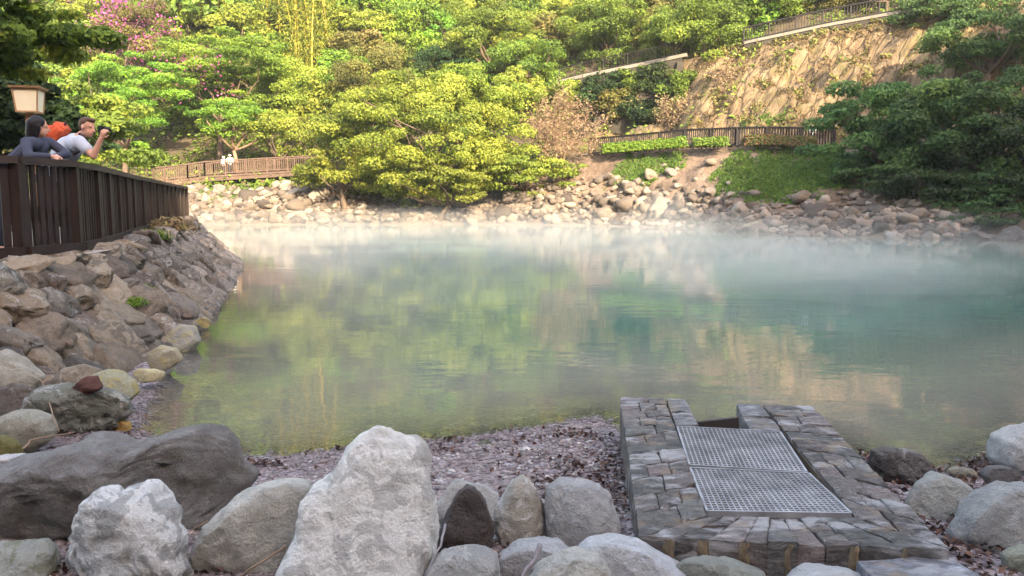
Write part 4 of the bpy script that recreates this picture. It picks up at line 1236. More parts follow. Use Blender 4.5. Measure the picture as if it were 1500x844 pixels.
# dark tree close at the upper left
def near_dark():
    b = np.array([-13.4, 15.0, h1(-13.4, 15.0)])
    c = P(30, 45, 14.5)
    tree('overhanging_tree', 'dark overhanging tree in shade behind the two visitors and the lantern', b, c + np.array([-1.0, 0, 0.45]), (2.7, 2.4, 1.9), 'leaf_mid', 30000, 0.14, 77, trunk_r=0.24, limbs=10, lobes=12, clump=0.18, flat=0.5, under=0.8, shell=0.3)
    b2 = np.array([-17.0, 21.0, h1(-17.0, 21.0)])
    c2 = P(14, 172, 20.0)
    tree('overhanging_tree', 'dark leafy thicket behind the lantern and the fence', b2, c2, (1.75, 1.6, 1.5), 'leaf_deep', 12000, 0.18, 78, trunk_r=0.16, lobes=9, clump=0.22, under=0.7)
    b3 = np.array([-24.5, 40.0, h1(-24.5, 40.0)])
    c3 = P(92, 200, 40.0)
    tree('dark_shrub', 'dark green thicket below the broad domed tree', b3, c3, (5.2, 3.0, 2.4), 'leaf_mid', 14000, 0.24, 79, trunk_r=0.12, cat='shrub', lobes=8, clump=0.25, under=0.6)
near_dark()
for (u, v, hw, hh, Y, lab, sd_) in [(206, 225, 16, 18, 45, 'small bright green shrub behind the far end of the fence', 5), (150, 220, 26, 20, 46, 'shaded green shrub beside the small bright one behind the fence', 6), (10, 190, 60, 40, 34, 'dark shrub at the frame edge behind the fence', 7)]:
    b = P(u, v, Y); b[2] = h1(b[0], b[1])
    c = P(u, v, Y)
    tree('green_shrub', lab, b, c, (hw / F * Y, hw / F * Y, hh / F * Y), 'leaf_bright' if sd_ == 5 else 'leaf_deep', 3500, 0.2, 80 + sd_, trunk_r=0.06, cat='shrub', clump=0.35)

# hillside trees that fill the slope behind
hrng = np.random.default_rng(99)
taken = []
HT = {'leaf_mid': ('bushy green tree in the sunny hillside wood', 'tree'), 'leaf_yellow': ('yellow green tree in the sunny hillside wood', 'tree'), 'leaf_bright': ('bright green tree in the sunny hillside wood', 'tree'), 'leaf_olive': ('olive brown tree in the sunny hillside wood', 'tree')}
k = 0
tries = 0
while k < 84 and tries < 9000:
    tries += 1
    u = hrng.uniform(90, 1420); v = hrng.uniform(-30, 165)
    if u > 800 and v > 60 - (u - 800) * 0.12: continue
    p = hit(u, v + 30)[0]
    if p[1] > 118 or p[1] < 70: continue
    if any((a - u) ** 2 + ((b - v) * 1.5) ** 2 < 34 ** 2 for a, b in taken): continue
    taken.append((u, v))
    mt = hrng.choice(['leaf_mid', 'leaf_yellow', 'leaf_bright', 'leaf_olive'], p=[0.4, 0.27, 0.15, 0.18])
    hw = hrng.uniform(32, 50); hh = hrng.uniform(28, 42)
    sh = 'shaded ' if u > 1180 else ''
    px_tree('hillside_tree', HT[mt][0].replace('sunny', 'shaded' if sh else 'sunny'), u, v + 30, v + 8, hw, hh, mt, 5000 + k * 7, Y=p[1], leaf=0.34, dens=0.95, clump=0.27, group=HT[mt][0].replace('sunny', 'shaded' if sh else 'sunny') + 's', limbs=5)
    k += 1

# far wood over the crest, one mass
def wood():
    xs, ys = RNG.uniform(-120, 100, 420), RNG.uniform(92, 150, 420)
    pos = []; nor = []; size = []; tint = []
    for x, y in zip(xs, ys):
        z = float(hz(x, y))
        n = 420
        d = RNG.normal(size=(n, 3)); d /= np.linalg.norm(d, axis=1, keepdims=True); d[:, 2] = np.abs(d[:, 2])
        r = RNG.uniform(3, 5.5)
        lump = 1 + 0.35 * pnoise(d * 2.3 + x)
        pos.append(np.array([x, y, z + 2.5]) + d * (r * lump * RNG.uniform(.8, 1, n))[:, None] * [1, 1, 1.1])
        nor.append(d + RNG.normal(0, .4, d.shape)); size.append(RNG.uniform(.6, 1.1, n)); tint.append(np.full(n, RNG.uniform(.2, .7)) + RNG.normal(0, .15, n))
    o = leaves_obj('woodland', np.concatenate(pos), np.concatenate(nor), np.concatenate(size), np.concatenate(tint), M['leaf_mid'])
    tag(o, kind='stuff')
wood()

# unseen wood added on the ridge behind the viewer to roughen its shadow edge
def ridge_wood():
    pos = []; nor = []; size = []; tint = []
    for _ in range(220):
        x = RNG.uniform(-70, 70); y = RIDGE_Y + RNG.uniform(-8, 6)
        z = h1(x, y)
        n = 260
        d = RNG.normal(size=(n, 3)); d /= np.linalg.norm(d, axis=1, keepdims=True)
        r = RNG.uniform(2.0, 4.0)
        pos.append(np.array([x, y, z + 1.0]) + d * (r * RNG.uniform(.7, 1, n))[:, None] * [1, 1, 1.2])
        nor.append(d + RNG.normal(0, .4, d.shape)); size.append(RNG.uniform(.7, 1.3, n)); tint.append(RNG.random(n))
    o = leaves_obj('ridge_shade_woodland', np.concatenate(pos), np.concatenate(nor), np.concatenate(size), np.concatenate(tint), M['leaf_mid'])
    tag(o, kind='stuff')
ridge_wood()

# undergrowth on the slopes
def undergrowth():
    n = 170000
    x = RNG.uniform(-62, 60, n); y = RNG.uniform(60, 118, n)
    t = x / y
    k0 = np.interp(t, CT, CY[:, 1]); k2 = np.interp(t, CT, CY[:, 2]); k3 = np.interp(t, CT, CY[:, 3]); k4 = np.interp(t, CT, CY[:, 4])
    onpath = (y > k0 - 0.3) & (y < k2 + 0.2) & (t > 0.05)
    up = (y > k3 - .2) & (y < k4 + .2) & (t > 0.03)
    cliff = (y > k2) & (y < k3) & (t > 0.06)
    m = fbm2(x * .35, y * .35, 3, 4.0)
    keep = ~onpath & ~up & (~cliff | ((m > 0.22) & (RNG.random(n) < .5))) & (m > -0.35) & (y > k0)
    x, y, m = x[keep], y[keep], m[keep]
    z = hz(x, y) + np.abs(RNG.normal(0, .35, len(x))) * (0.5 + np.clip(m, 0, 1) * 2)
    p = np.stack([x, y, z], 1)
    o = leaves_obj('undergrowth', p, RNG.normal(0, .5, p.shape) + [0, -.3, 1], RNG.uniform(.22, .5, len(p)), 0.4 + m * .6 + RNG.normal(0, .15, len(p)), M['leaf_mid'])
    tag(o, kind='stuff')
undergrowth()

def cliff_grass():
    n = 36000
    t = RNG.uniform(0.06, 0.62, n)
    f = RNG.random(n)
    y2 = np.interp(t, CT, CY[:, 2]); y3 = np.interp(t, CT, CY[:, 3])
    y = y2 + (y3 - y2) * f; x = t * y
    m = fbm2(x * .6, y * 1.1, 4, 14.0)
    k = (m > 0.05 - 0.5 * (f > .9)) & ~((t < .225) & (t > .05) & (f > .25))
    x, y, m = x[k], y[k], m[k]
    f_ = f[k]
    p = np.stack([x, y, H(x, y) + np.abs(RNG.normal(0, .12, len(x)))], 1)
    o = leaves_obj('dry_grass', p, RNG.normal(0, .6, p.shape) + [0, -.6, .5], RNG.uniform(.15, .45, len(p)), RNG.random(len(p)) * .8, M['straw'], None, 0.22)
    tag(o, kind='stuff')
    k = (m > 0.42) | ((f_ > .93) & (m > -.2))
    q = p[k]
    o = leaves_obj('cliff_weeds', q + [0, 0, .15], RNG.normal(0, .5, q.shape) + [0, -.5, .6], RNG.uniform(.15, .35, len(q)), RNG.random(len(q)), M['leaf_olive'])
    tag(o, kind='stuff')
cliff_grass()

# ------------------------------------------------------------------ bamboo
def bamboo(u, v, Y, n, label, h=13, seed=0):
    rng = np.random.default_rng(seed)
    b = P(u, v, Y); b[2] = float(hz(b[0], b[1]))
    t = thing('bamboo_clump', label, 'bamboo', tuple(b), 'bamboo on the hillside')
    pos = []
    for i in range(n):
        base = rng.normal(0, 0.8, 3) * [1, .6, 0]
        lean = rng.normal(0, 0.09, 2)
        hh = h * rng.uniform(.8, 1.1)
        s = np.linspace(0, 1, 9)
        pp = base + np.stack([lean[0] * hh * s ** 2, lean[1] * hh * s ** 2, hh * s], 1) - [0, 0, .2]
        mb = MB(); mb.tube(pp, np.linspace(0.085, 0.03, 9), 6)
        mb.build('culm', M['culm'], t, True)
        m = 700
        k = rng.uniform(0.1, 1.0, m)
        q = base + np.stack([lean[0] * hh * k ** 2, lean[1] * hh * k ** 2, hh * k], 1)
        pos.append(q + rng.normal(0, 0.75, (m, 3)))
    p = np.concatenate(pos)
    leaves_obj('foliage', p, rng.normal(0, 1, p.shape) + [0, -.3, .4], rng.uniform(.3, .55, len(p)), rng.random(len(p)), M['leaf_yellow'], t, 0.28, rng=rng)
bamboo(446, 100, 86, 6, 'clump of tall golden bamboo culms catching the sun', 14, 1)
bamboo(482, 90, 89, 3, 'slender bamboo clump beside the golden culms', 14, 2)
bamboo(400, 90, 92, 4, 'bamboo clump behind the flowering domed tree', 13, 4)
bamboo(262, 50, 95, 4, 'pale bamboo clump above the magenta shrub', 12, 5)

# ------------------------------------------------------------------ bare trees
def bare_tree(name, label, base, h, spread, seed, mat, gens=5, r0=0.12, up=0.55, child=3, leafy=0, cat='tree'):
    rng = np.random.default_rng(seed)
    base = np.array(base, float)
    t = thing(name, label, cat, tuple(base))
    mb = MB(); tw = MB()
    ends = []
    def grow(p, d, L, r, g):
        pts = [p]
        q = p.copy(); dd = d.copy()
        for k in range(4):
            dd = dd + rng.normal(0, 0.13, 3); dd /= np.linalg.norm(dd)
            q = q + dd * L / 4
            pts.append(q)
        (mb if g < 2 else tw).tube(np.array(pts), np.linspace(r, r * .6, 5), 6 if g < 2 else 4, cap=g < 2)
        if g >= gens:
            ends.append(q); return
        for c in range(child + (g == 0)):
            nd = dd + rng.normal(0, 1.0, 3) * spread
            nd[2] += up * 0.3
            nd /= np.linalg.norm(nd)
            grow(pts[rng.integers(2, 5)] if c else q, nd, L * rng.uniform(.6, .85), r * .58, g + 1)
    for s in range(3):
        d = rng.normal(0, .35, 3); d[2] = 1; d /= np.linalg.norm(d)
        grow(rng.normal(0, .2, 3) * [1, 1, 0] - [0, 0, .15], d, h * 0.3, r0, 0)
    mb.build('trunk', M[mat], t, True)
    tw.build('twigs', M[mat], t, True)
    if leafy:
        e = np.array(ends); e = e[rng.choice(len(e), leafy)] + rng.normal(0, .3, (leafy, 3))
        leaves_obj('leaves', e, rng.normal(size=e.shape) + [0, 0, .5], rng.uniform(.12, .26, leafy), rng.random(leafy), M['leaf_dry'], t, rng=rng)
    return t
b = hit(822, 246)[0]
bare_tree('bare_tree', 'bare pinkish tan tree with a haze of fine twigs above the bank', b, 6.3, 0.66, 5, 'twig', 6, 0.11, 0.5, 3, leafy=3600)
b = P(243, 246, 58); b[2] = h1(b[0], b[1])
bare_tree('pruned_shrub', 'pale leafless pruned shrub with knobbly branches beside the fence end', P(243, 250, 56) * [1, 1, 0] + [0, 0, h1(P(243, 250, 56)[0], 56)], 4.6, 0.5, 9, 'bark_pale', 4, 0.16, 0.9, 3, cat='shrub')
b = hit(985, 190)[0]
bare_tree('bare_shrub', 'low dry leafless shrub beside the lower railing', b, 3.2, 0.7, 12, 'twig', 4, 0.05, 0.3, 3, leafy=700, cat='shrub')
for (u, v, s_) in [(1000, 172, 21), (1060, 130, 22), (930, 172, 23)]:
    b = hit(u, v)[0]
    bare_tree('bare_shrub', {21: 'dry tan bush on the cliff foot', 22: 'dry bush clinging to the middle of the cliff', 23: 'dry bush below the concrete retaining wall'}[s_], b, 2.4, 0.7, s_, 'twig', 4, 0.04, 0.3, 3, leafy=500, cat='shrub')

# ------------------------------------------------------------------ railings, retaining wall, boardwalk
def railing(name, label, pts, h, mat, cat='railing', step=2.0, pick=0.22, pr=0.012, post=0.07, rail=0.06, group=None):
    pts = np.array(pts)
    org = pts[0].copy()
    t = thing(name, label, cat, tuple(org), group)
    seg = np.linalg.norm(np.diff(pts, axis=0), axis=1); cum = np.concatenate([[0], np.cumsum(seg)])
    def at(s): return np.array([np.interp(s, cum, pts[:, k]) for k in range(3)])
    n = max(2, int(round(cum[-1] / step)))
    S = np.linspace(0, cum[-1], n + 1)
    for s in S:
        mb = MB(); p = at(s) - org
        mb.box(p + [0, 0, h * .5], (post, post, h + 0.06)); mb.build('post', M[mat], t)
    for a, b in zip(S[:-1], S[1:]):
        pa, pb = at(a) - org, at(b) - org
        mb = MB()
        mb.bar(pa + [0, 0, h], pb + [0, 0, h], rail * 1.3, rail); mb.bar(pa + [0, 0, 0.13], pb + [0, 0, 0.13], rail, rail)
        m = int((b - a) / pick)
        for j in range(1, m):
            c = lerp(pa, pb, j / m)
            mb.box(c + [0, 0, h * .5 + .05], (pr * 2, pr * 2, h - .1))
        mb.build('rail_panel', M[mat], t)
    return t
up1 = [bench(u, 3, -0.75) + [0, 0, .27] for u in np.linspace(818, 985, 12)]
railing('metal_railing', 'black metal railing on the pale kerb above the concrete wall', up1, 1.1, 'rail_dark', group='railings of the upper path')
up2 = [bench(u, 3, -0.2) + [0, 0, .2] for u in np.linspace(1080, 1312, 16)]
railing('metal_railing', 'black metal railing climbing above the bare tan cliff', up2, 1.15, 'rail_dark', group='railings of the upper path', post=0.11, rail=0.11, pr=0.02)
up3 = [bench(u, 3, 0.25) for u in np.linspace(1316, 1400, 8)]
railing('wooden_railing', 'dark wooden railing at the shaded top end of the upper path', up3, 1.1, 'wood', rail=0.12, pr=0.04)
lo = [bench(u, 1, 0.3) for u in np.linspace(862, 1215, 24)]
railing('wooden_railing', 'dark timber railing of the lower path behind the hedges', lo, 1.25, 'rail_dark', pick=0.17, pr=0.04, post=0.16, rail=0.12)
# a sturdy gate pair in the lower railing
sheet('path', [bench(u, 3, 0.1) + [0, 0, .06] for u in np.linspace(800, 1420, 40)], [bench(u, 4, -.1) + [0, 0, .06] for u in np.linspace(800, 1420, 40)], M['path'])
sheet('path', [bench(u, 1, 0.1) + [0, 0, .06] for u in np.linspace(850, 1330, 40)], [bench(u, 2, -.1) + [0, 0, .06] for u in np.linspace(850, 1330, 40)], M['path'])

def wall_along(name, label, us, k, dy, h, th, mat, cat, cap=None, piers=None):
    pts = [bench(u, k, dy) for u in us]
    org = pts[0].copy()
    t = thing(name, label, cat, tuple(org))
    mb = MB()
    for a, b in zip(pts[:-1], pts[1:]):
        mb.bar(a - org - [0, 0, h / 2], b - org - [0, 0, h / 2], th, h)
    mb.build('wall_face', M[mat], t)
    if cap:
        mb = MB()
        for a, b in zip(pts[:-1], pts[1:]):
            mb.bar(a - org + [0, 0, cap / 2 + .003], b - org + [0, 0, cap / 2 + .003], th + 0.14, cap)
        mb.build('kerb', M['kerb'], t)
    for u in (piers or []):
        p = bench(u, k, dy - th / 2 - .12) - org
        mb = MB(); mb.box(p + [0, 0, -h / 2 - .2], (0.55, 0.3, h - .3)); mb.build('pier', M[mat], t)
    return t
wall_along('retaining_wall', 'weathered grey concrete retaining wall under the upper railing', np.linspace(820, 1000, 12), 3, -0.8, 5.4, 0.5, 'concrete', 'wall', 0.28, [872, 935, 990])
wall_along('kerb_wall', 'pale low kerb wall carrying the railing above the cliff', np.linspace(1082, 1316, 14), 3, -0.2, 0.7, 0.4, 'concrete', 'wall', 0.22)
for (u, v, s_) in [(868, 150, 1), (905, 152, 2), (950, 168, 3), (985, 140, 4), (925, 122, 5), (1003, 128, 6), (840, 140, 7), (890, 130, 8), (966, 118, 9), (930, 160, 10)]:  # the last three are added to stand in for shade on the wall
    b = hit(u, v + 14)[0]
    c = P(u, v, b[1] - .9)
    tree('wall_shrub', {1: 'dark ivy shrub against the concrete wall', 2: 'brown shaded creeper on the concrete wall', 3: 'dark shrub at the shaded foot of the concrete wall', 4: 'deep green bush at the end of the concrete wall', 5: 'green creeper spilling over the middle of the concrete wall', 6: 'bushy shrub where the concrete wall meets the cliff', 7: 'yellowish bush covering the low end of the concrete wall', 8: 'dark creeper added for the shade below the kerb of the concrete wall', 9: 'dark creeper added for the shade on the right half of the concrete wall', 10: 'dark thicket added for the shade before the middle pier of the concrete wall'}[s_], b, c, (1.8, 0.9, 1.7), {2: 'leaf_olive', 5: 'leaf_mid', 6: 'leaf_mid', 7: 'leaf_yellow'}.get(s_, 'leaf_deep'), 2400, .24, 700 + s_, trunk_r=.05, cat='shrub', clump=.4)
# hedges
def hedge(label, us, k, dy, h, w, mat, n, seed):
    rng = np.random.default_rng(seed)
    pts = np.array([bench(u, k, dy) for u in us]); org = pts[0].copy()
    t = thing('hedge', label, 'hedge', tuple(org), 'clipped hedges below the lower railing')
    s = rng.uniform(0, len(pts) - 1.001, n); i = s.astype(int); f = (s - i)[:, None]
    c = pts[i] * (1 - f) + pts[i + 1] * f
    a = rng.uniform(0, PI, n)
    r = rng.uniform(.75, 1.0, n) + 0.12 * pnoise(c * 1.3)
    p = c + np.stack([rng.normal(0, .05, n), -np.cos(a) * w * r, np.sin(a) * h * r], 1)
    nr = np.stack([rng.normal(0, .4, n), -np.cos(a) + rng.normal(0, .3, n), np.sin(a) + rng.normal(0, .3, n)], 1)
    leaves_obj('foliage', p - org, nr, rng.uniform(.10, .22, n), rng.random(n), M[mat], t, rng=rng)
    mb = MB()
    for j in range(0, len(pts)):
        mb.tube(np.array([pts[j] - org - [0, 0, .2], pts[j] - org + [0, 0, h * .7]]), [0.05, 0.03], 5)
    mb.build('stems', M['bark'], t)
hedge('bright green clipped hedge below the lower railing', np.linspace(880, 1000, 8), 1, -0.9, .72, .7, 'leaf_bright', 4200, 1)
hedge('short dull green hedge with a few pale flowers', np.linspace(1012, 1060, 5), 1, -0.8, .6, .6, 'leaf_mid', 1800, 2)
hedge('long reddish green clipped hedge in shade', np.linspace(1086, 1186, 8), 1, -0.8, .7, .6, 'hedge_red', 3600, 3)

# boardwalk on the far left shore
bw0, bw1 = P(225, 262, 63.5), P(452, 248, 64.5)
bwd = np.array([(bw0[0], bw0[1], P(225, 268, 63.5)[2]), (P(275, 263, 63.7)[0], 63.7, P(275, 263, 63.7)[2]), (P(300, 259, 63.9)[0], 63.9, P(300, 259, 63.9)[2]), (bw1[0], bw1[1], P(452, 250, 64.5)[2])])
bo = bwd[0].copy()
bw = thing('boardwalk', 'raised timber boardwalk with railings on short piers above the pale rocks', 'boardwalk', tuple(bo))
for j, (a, b) in enumerate(zip(bwd[:-1], bwd[1:])):
    mb = MB(); mb.bar(a - bo + [0, 1.0, 0], b - bo + [0, 1.0, 0], 2.2, 0.14); mb.build('deck', M['wood_far'], bw)
    mb = MB(); mb.bar(a - bo + [0, -.02, -0.24], b - bo + [0, -.02, -0.24], 0.2, 0.26); mb.build('edge_beam', M['wood_far'], bw)
for u in (329, 354, 382, 412, 300):
    t_ = (u - 225) / (452 - 225)
    x = np.interp(u, [225, 275, 300, 452], bwd[:, 0]); y = np.interp(u, [225, 275, 300, 452], bwd[:, 1]); z = np.interp(u, [225, 275, 300, 452], bwd[:, 2])
    zb = float(hz(x, y + .4)) - .3
    mb = MB(); mb.box(np.array([x, y + .4, (z - .1 + zb) / 2]) - bo, (.45, .45, z - .1 - zb)); mb.build('pier', M['wood_far'], bw)
rp = MB()
for off in (0.05, 2.0):
    for j in range(3):
        a, b = bwd[j] + [0, off, .07], bwd[j + 1] + [0, off, .07]
        L = np.linalg.norm(b - a); n = max(1, int(L / 1.6))
        for i in range(n + 1):
            mb = MB(); mb.box(lerp(a, b, i / n) - bo + [0, 0, .55], (.11, .11, 1.2)); mb.build('railing_post', M['wood_far'], bw)
        mb = MB()
        mb.bar(a - bo + [0, 0, 1.12], b - bo + [0, 0, 1.12], .12, .08); mb.bar(a - bo + [0, 0, .15], b - bo + [0, 0, .15], .06, .08)
        for q in np.arange(0.1, L, 0.17):
            mb.box(lerp(a, b, q / L) - bo + [0, 0, .62], (.05, .04, .9))
        mb.build('railing_panel', M['wood_far'], bw)

# ------------------------------------------------------------------ rocks on the far banks
def far_rock(p, size, col, label, group, seed, sink=0.25, asp=None):
    rng = np.random.default_rng(seed)
    o = link('shore_rock', ROCKS[rng.integers(len(ROCKS))])
    a = asp or (rng.uniform(.8, 1.25), rng.uniform(.8, 1.1), rng.uniform(.5, .8))
    o.scale = tuple(size * q for q in a)
    o.rotation_euler = (rng.uniform(-.3, .3), rng.uniform(-.3, .3), rng.uniform(0, 6.28))
    o.location = (p[0], p[1], p[2] + size * a[2] * (1 - 2 * sink) * 0.6)
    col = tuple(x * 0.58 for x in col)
    set_rock(o, col, rng.uniform(0, .6), (0.13, 0.10, 0.075), rng.uniform(0, .3))
    tag(o, label, 'rock', group)
    return o
SPECIAL = [
 (1100, 326, 17, (0.42, 0.36, 0.24), 'largest pale yellow boulder on the shaded far shore'),
 (983, 252, 11, (0.36, 0.34, 0.31), 'round grey boulder on the grass below the bright hedge'),
 (955, 256, 12, (0.42, 0.33, 0.25), 'tan boulder on the grass beside the round grey boulder'),
 (938, 300, 13, (0.44, 0.36, 0.28), 'tallest pale block on the sunny rubble shore'),
 (1070, 288, 9, (0.38, 0.34, 0.29), 'pale stone beside the tuft of grass on the bank'),
 (1160, 323, 10, (0.38, 0.33, 0.28), 'pale pinkish stone at the waterline below the shaded grass'),
 (1185, 312, 9, (0.24, 0.22, 0.20), 'grey stone above the pale pinkish stone'),
 (1206, 306, 7, (0.42, 0.40, 0.38), 'small white stone at the edge of the dark bank'),
 (1178, 340, 12, (0.28, 0.24, 0.21), 'flat slanting stone at the water on the shaded shore'),
 (1310, 351, 16, (0.40, 0.40, 0.38), 'flat white stone at the water below the dark rocks'),
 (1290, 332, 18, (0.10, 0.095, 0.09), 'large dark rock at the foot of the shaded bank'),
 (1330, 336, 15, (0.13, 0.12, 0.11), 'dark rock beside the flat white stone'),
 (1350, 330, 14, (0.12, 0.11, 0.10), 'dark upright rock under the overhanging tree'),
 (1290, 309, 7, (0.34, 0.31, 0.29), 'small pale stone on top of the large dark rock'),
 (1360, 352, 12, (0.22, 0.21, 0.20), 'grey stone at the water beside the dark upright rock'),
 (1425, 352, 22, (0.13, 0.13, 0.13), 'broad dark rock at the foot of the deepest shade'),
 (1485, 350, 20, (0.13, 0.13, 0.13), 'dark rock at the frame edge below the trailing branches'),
 (1255, 328, 15, (0.17, 0.155, 0.145), 'grey brown rock under the dark bank'),
 (1140, 345, 9, (0.34, 0.31, 0.27), 'low tan stone at the water near the flat slanting stone'),
 (288, 272, 14, (0.50, 0.42, 0.34), 'round pale boulder below the near end of the boardwalk'),
 (322, 275, 12, (0.42, 0.38, 0.34), 'grey boulder below the first boardwalk pier'),
 (420, 268, 13, (0.52, 0.45, 0.36), 'big sunlit boulder below the middle of the boardwalk'),
 (435, 280, 14, (0.52, 0.46, 0.37), 'rounded sunlit boulder beside the overhanging branches'),
 (390, 282, 9, (0.48, 0.42, 0.34), 'pale oval stone below the boardwalk piers'),
]
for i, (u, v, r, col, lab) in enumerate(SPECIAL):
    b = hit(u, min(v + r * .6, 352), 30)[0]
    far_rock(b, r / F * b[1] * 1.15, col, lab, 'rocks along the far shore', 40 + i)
srng = np.random.default_rng(8)
def bank_zone(n, ur, vr, sz, col, label, group, seed):
    k = 0; g = 0; done = []
    rng = np.random.default_rng(seed)
    while k < n and g < n * 30:
        g += 1
        u = rng.uniform(*ur); v = vr(u, rng)
        s = rng.gamma(4, sz / 4)
        if any((a - u) ** 2 + ((b_ - v) * 1.4) ** 2 < (0.75 * (s + c_)) ** 2 for a, b_, c_ in done): continue
        b = hit(u, v, 30)[0]
        if b[2] < 0.02 or b[1] > 70: continue
        done.append((u, v, s))
        q = rng.uniform(.7, 1.2)
        far_rock(b, s / F * b[1], tuple(x * q for x in col), label, group, seed * 1000 + k)
        k += 1
shore = lambda u: np.interp(u, [280, 440, 560, 800, 900, 1000, 1100, 1200, 1300, 1450], [329, 328, 326, 328, 331, 336, 345, 351, 355, 357])
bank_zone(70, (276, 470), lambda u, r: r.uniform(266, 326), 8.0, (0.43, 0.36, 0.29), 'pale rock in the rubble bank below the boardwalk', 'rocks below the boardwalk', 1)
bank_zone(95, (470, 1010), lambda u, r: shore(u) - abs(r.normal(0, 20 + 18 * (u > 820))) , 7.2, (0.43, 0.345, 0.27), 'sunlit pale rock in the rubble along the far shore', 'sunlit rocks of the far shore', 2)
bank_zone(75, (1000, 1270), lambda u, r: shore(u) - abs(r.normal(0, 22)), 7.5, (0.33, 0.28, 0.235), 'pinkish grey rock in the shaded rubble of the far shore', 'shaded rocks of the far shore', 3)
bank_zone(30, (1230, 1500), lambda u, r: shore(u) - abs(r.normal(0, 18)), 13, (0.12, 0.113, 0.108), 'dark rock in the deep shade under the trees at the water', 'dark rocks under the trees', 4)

def rubble():
    rng = np.random.default_rng(31)
    n = 3600
    u = rng.uniform(276, 1420, n)
    v = shore(u) - np.abs(rng.normal(0, 26, n)) - 1
    b = hit(u, v, 30)
    k = (b[:, 2] > 0.01) & (b[:, 1] < 68)
    b = b[k]; n = len(b)
    protos = [rock_verts(900 + i, 2, cuts=9, lo=0.42, hi=0.8) for i in range(6)]
    V_, F_, T_, off = [], [], [], 0
    for i in range(n):
        v0, f0 = protos[i % 6]
        sc = rng.gamma(3, .075) * b[i, 1] / 50 + .06
        R_ = np.array(Matrix.Rotation(rng.uniform(0, 6.28), 3, 'Z') @ Matrix.Rotation(rng.normal(0, .4), 3, 'X'))
        V_.append((v0 * sc * np.array([1, .9, .65])) @ R_.T + b[i] + [0, 0, sc * .15]); F_.append(f0 + off); off += len(v0)
        T_.append(np.full(len(f0), rng.random()))
    me = np_mesh('rubble', np.concatenate(V_), [np.concatenate(F_)], True)
    at = me.attributes.new('tint', 'FLOAT', 'FACE'); at.data.foreach_set('value', np.concatenate(T_).astype(np.float32))
    m, nt, out = new_mat('rubble_stone'); N = NT(nt)
    t = N.n('ShaderNodeAttribute', attribute_name='tint').outputs['Fac']
    c = N.ramp(t, [(0, (.04, .032, .027)), (.4, (.11, .088, .068)), (.8, (.17, .14, .11)), (1, (.23, .20, .165))])
    pos = N.n('ShaderNodeNewGeometry').outputs['Position']
    c = N.mix(.8, c, N.ramp(N.noise(pos, 7, 6, .7), [(.3, .55), (.7, 1.2)]), 'MULTIPLY')
    bs = N.n('ShaderNodeBsdfPrincipled', ins={'Base Color': c, 'Roughness': .9}); N.l(bs.outputs[0], out.inputs[0])
    tag(link('rubble', me, m), kind='stuff')
rubble()

# grass on the bank
def grass(poly, n, hgt, seed):
    rng = np.random.default_rng(seed)
    pl = np.array(poly, float)
    u = rng.uniform(pl[:, 0].min(), pl[:, 0].max(), n); v = rng.uniform(pl[:, 1].min(), pl[:, 1].max(), n)
    d = sdf(pl, u, v) + fbm2(u * .07, v * .1, 4) * 22 + 3
    k = d < 0
    p = hit(u[k], v[k], 30)
    p = p + rng.normal(0, .12, p.shape) * [1, 1, 0]
    p[:, 2] = hz(p[:, 0], p[:, 1]) + hgt * .35
    return p
gp = np.concatenate([grass([(885, 272), (920, 235), (1005, 228), (1000, 248), (965, 258), (945, 276)], 5200, .3, 1), grass([(1040, 268), (1080, 232), (1200, 222), (1245, 236), (1240, 270), (1180, 300), (1110, 302), (1060, 286)], 16000, .35, 2),
                     grass([(285, 290), (330, 275), (375, 275), (375, 290), (310, 302)], 1500, .25, 3), grass([(1085, 185), (1130, 190), (1170, 180), (1165, 170), (1130, 176)], 900, .4, 4)])
go = leaves_obj('grass', gp, RNG.normal(0, 1, gp.shape) * [1, 1, .35] + [0, -.5, .2], RNG.uniform(.16, .42, len(gp)), RNG.random(len(gp)), M['grass'], None, 0.3)
tag(go, kind='stuff')

# dry fern and ferns on the revetment
def tuft(name, label, p, r, mat, n, seed, size=.1):
    rng = np.random.default_rng(seed)
    d = rng.normal(size=(n, 3)); d /= np.linalg.norm(d, axis=1, keepdims=True); d[:, 2] = np.abs(d[:, 2])
    o = leaves_obj(name, d * (r * rng.uniform(.2, 1, n))[:, None] * [1.3, 1, .7], d + rng.normal(0, .4, d.shape), rng.uniform(.6, 1.3, n) * size, rng.random(n), M[mat], None, .3, rng=rng)
    o.location = tuple(p)
    tag(o, label, 'plant')
tuft('dry_fern', 'dry tan fern on the corner of the stone revetment', (-7.3, 17.0, 1.12), .42, 'leaf_dry', 700, 1, .16)
tuft('fern', 'green fern growing between the stones of the revetment', P(203, 428, 9.9), .16, 'leaf_mid', 260, 3, .07)
tuft('fern', 'small green fern above a tan faced stone of the revetment', P(197, 446, 9.4), .14, 'leaf_bright', 200, 4, .06)
tuft('fern', 'grassy tuft on the ledge below the fence', P(225, 350, 14.5), .28, 'leaf_mid', 300, 5, .12)

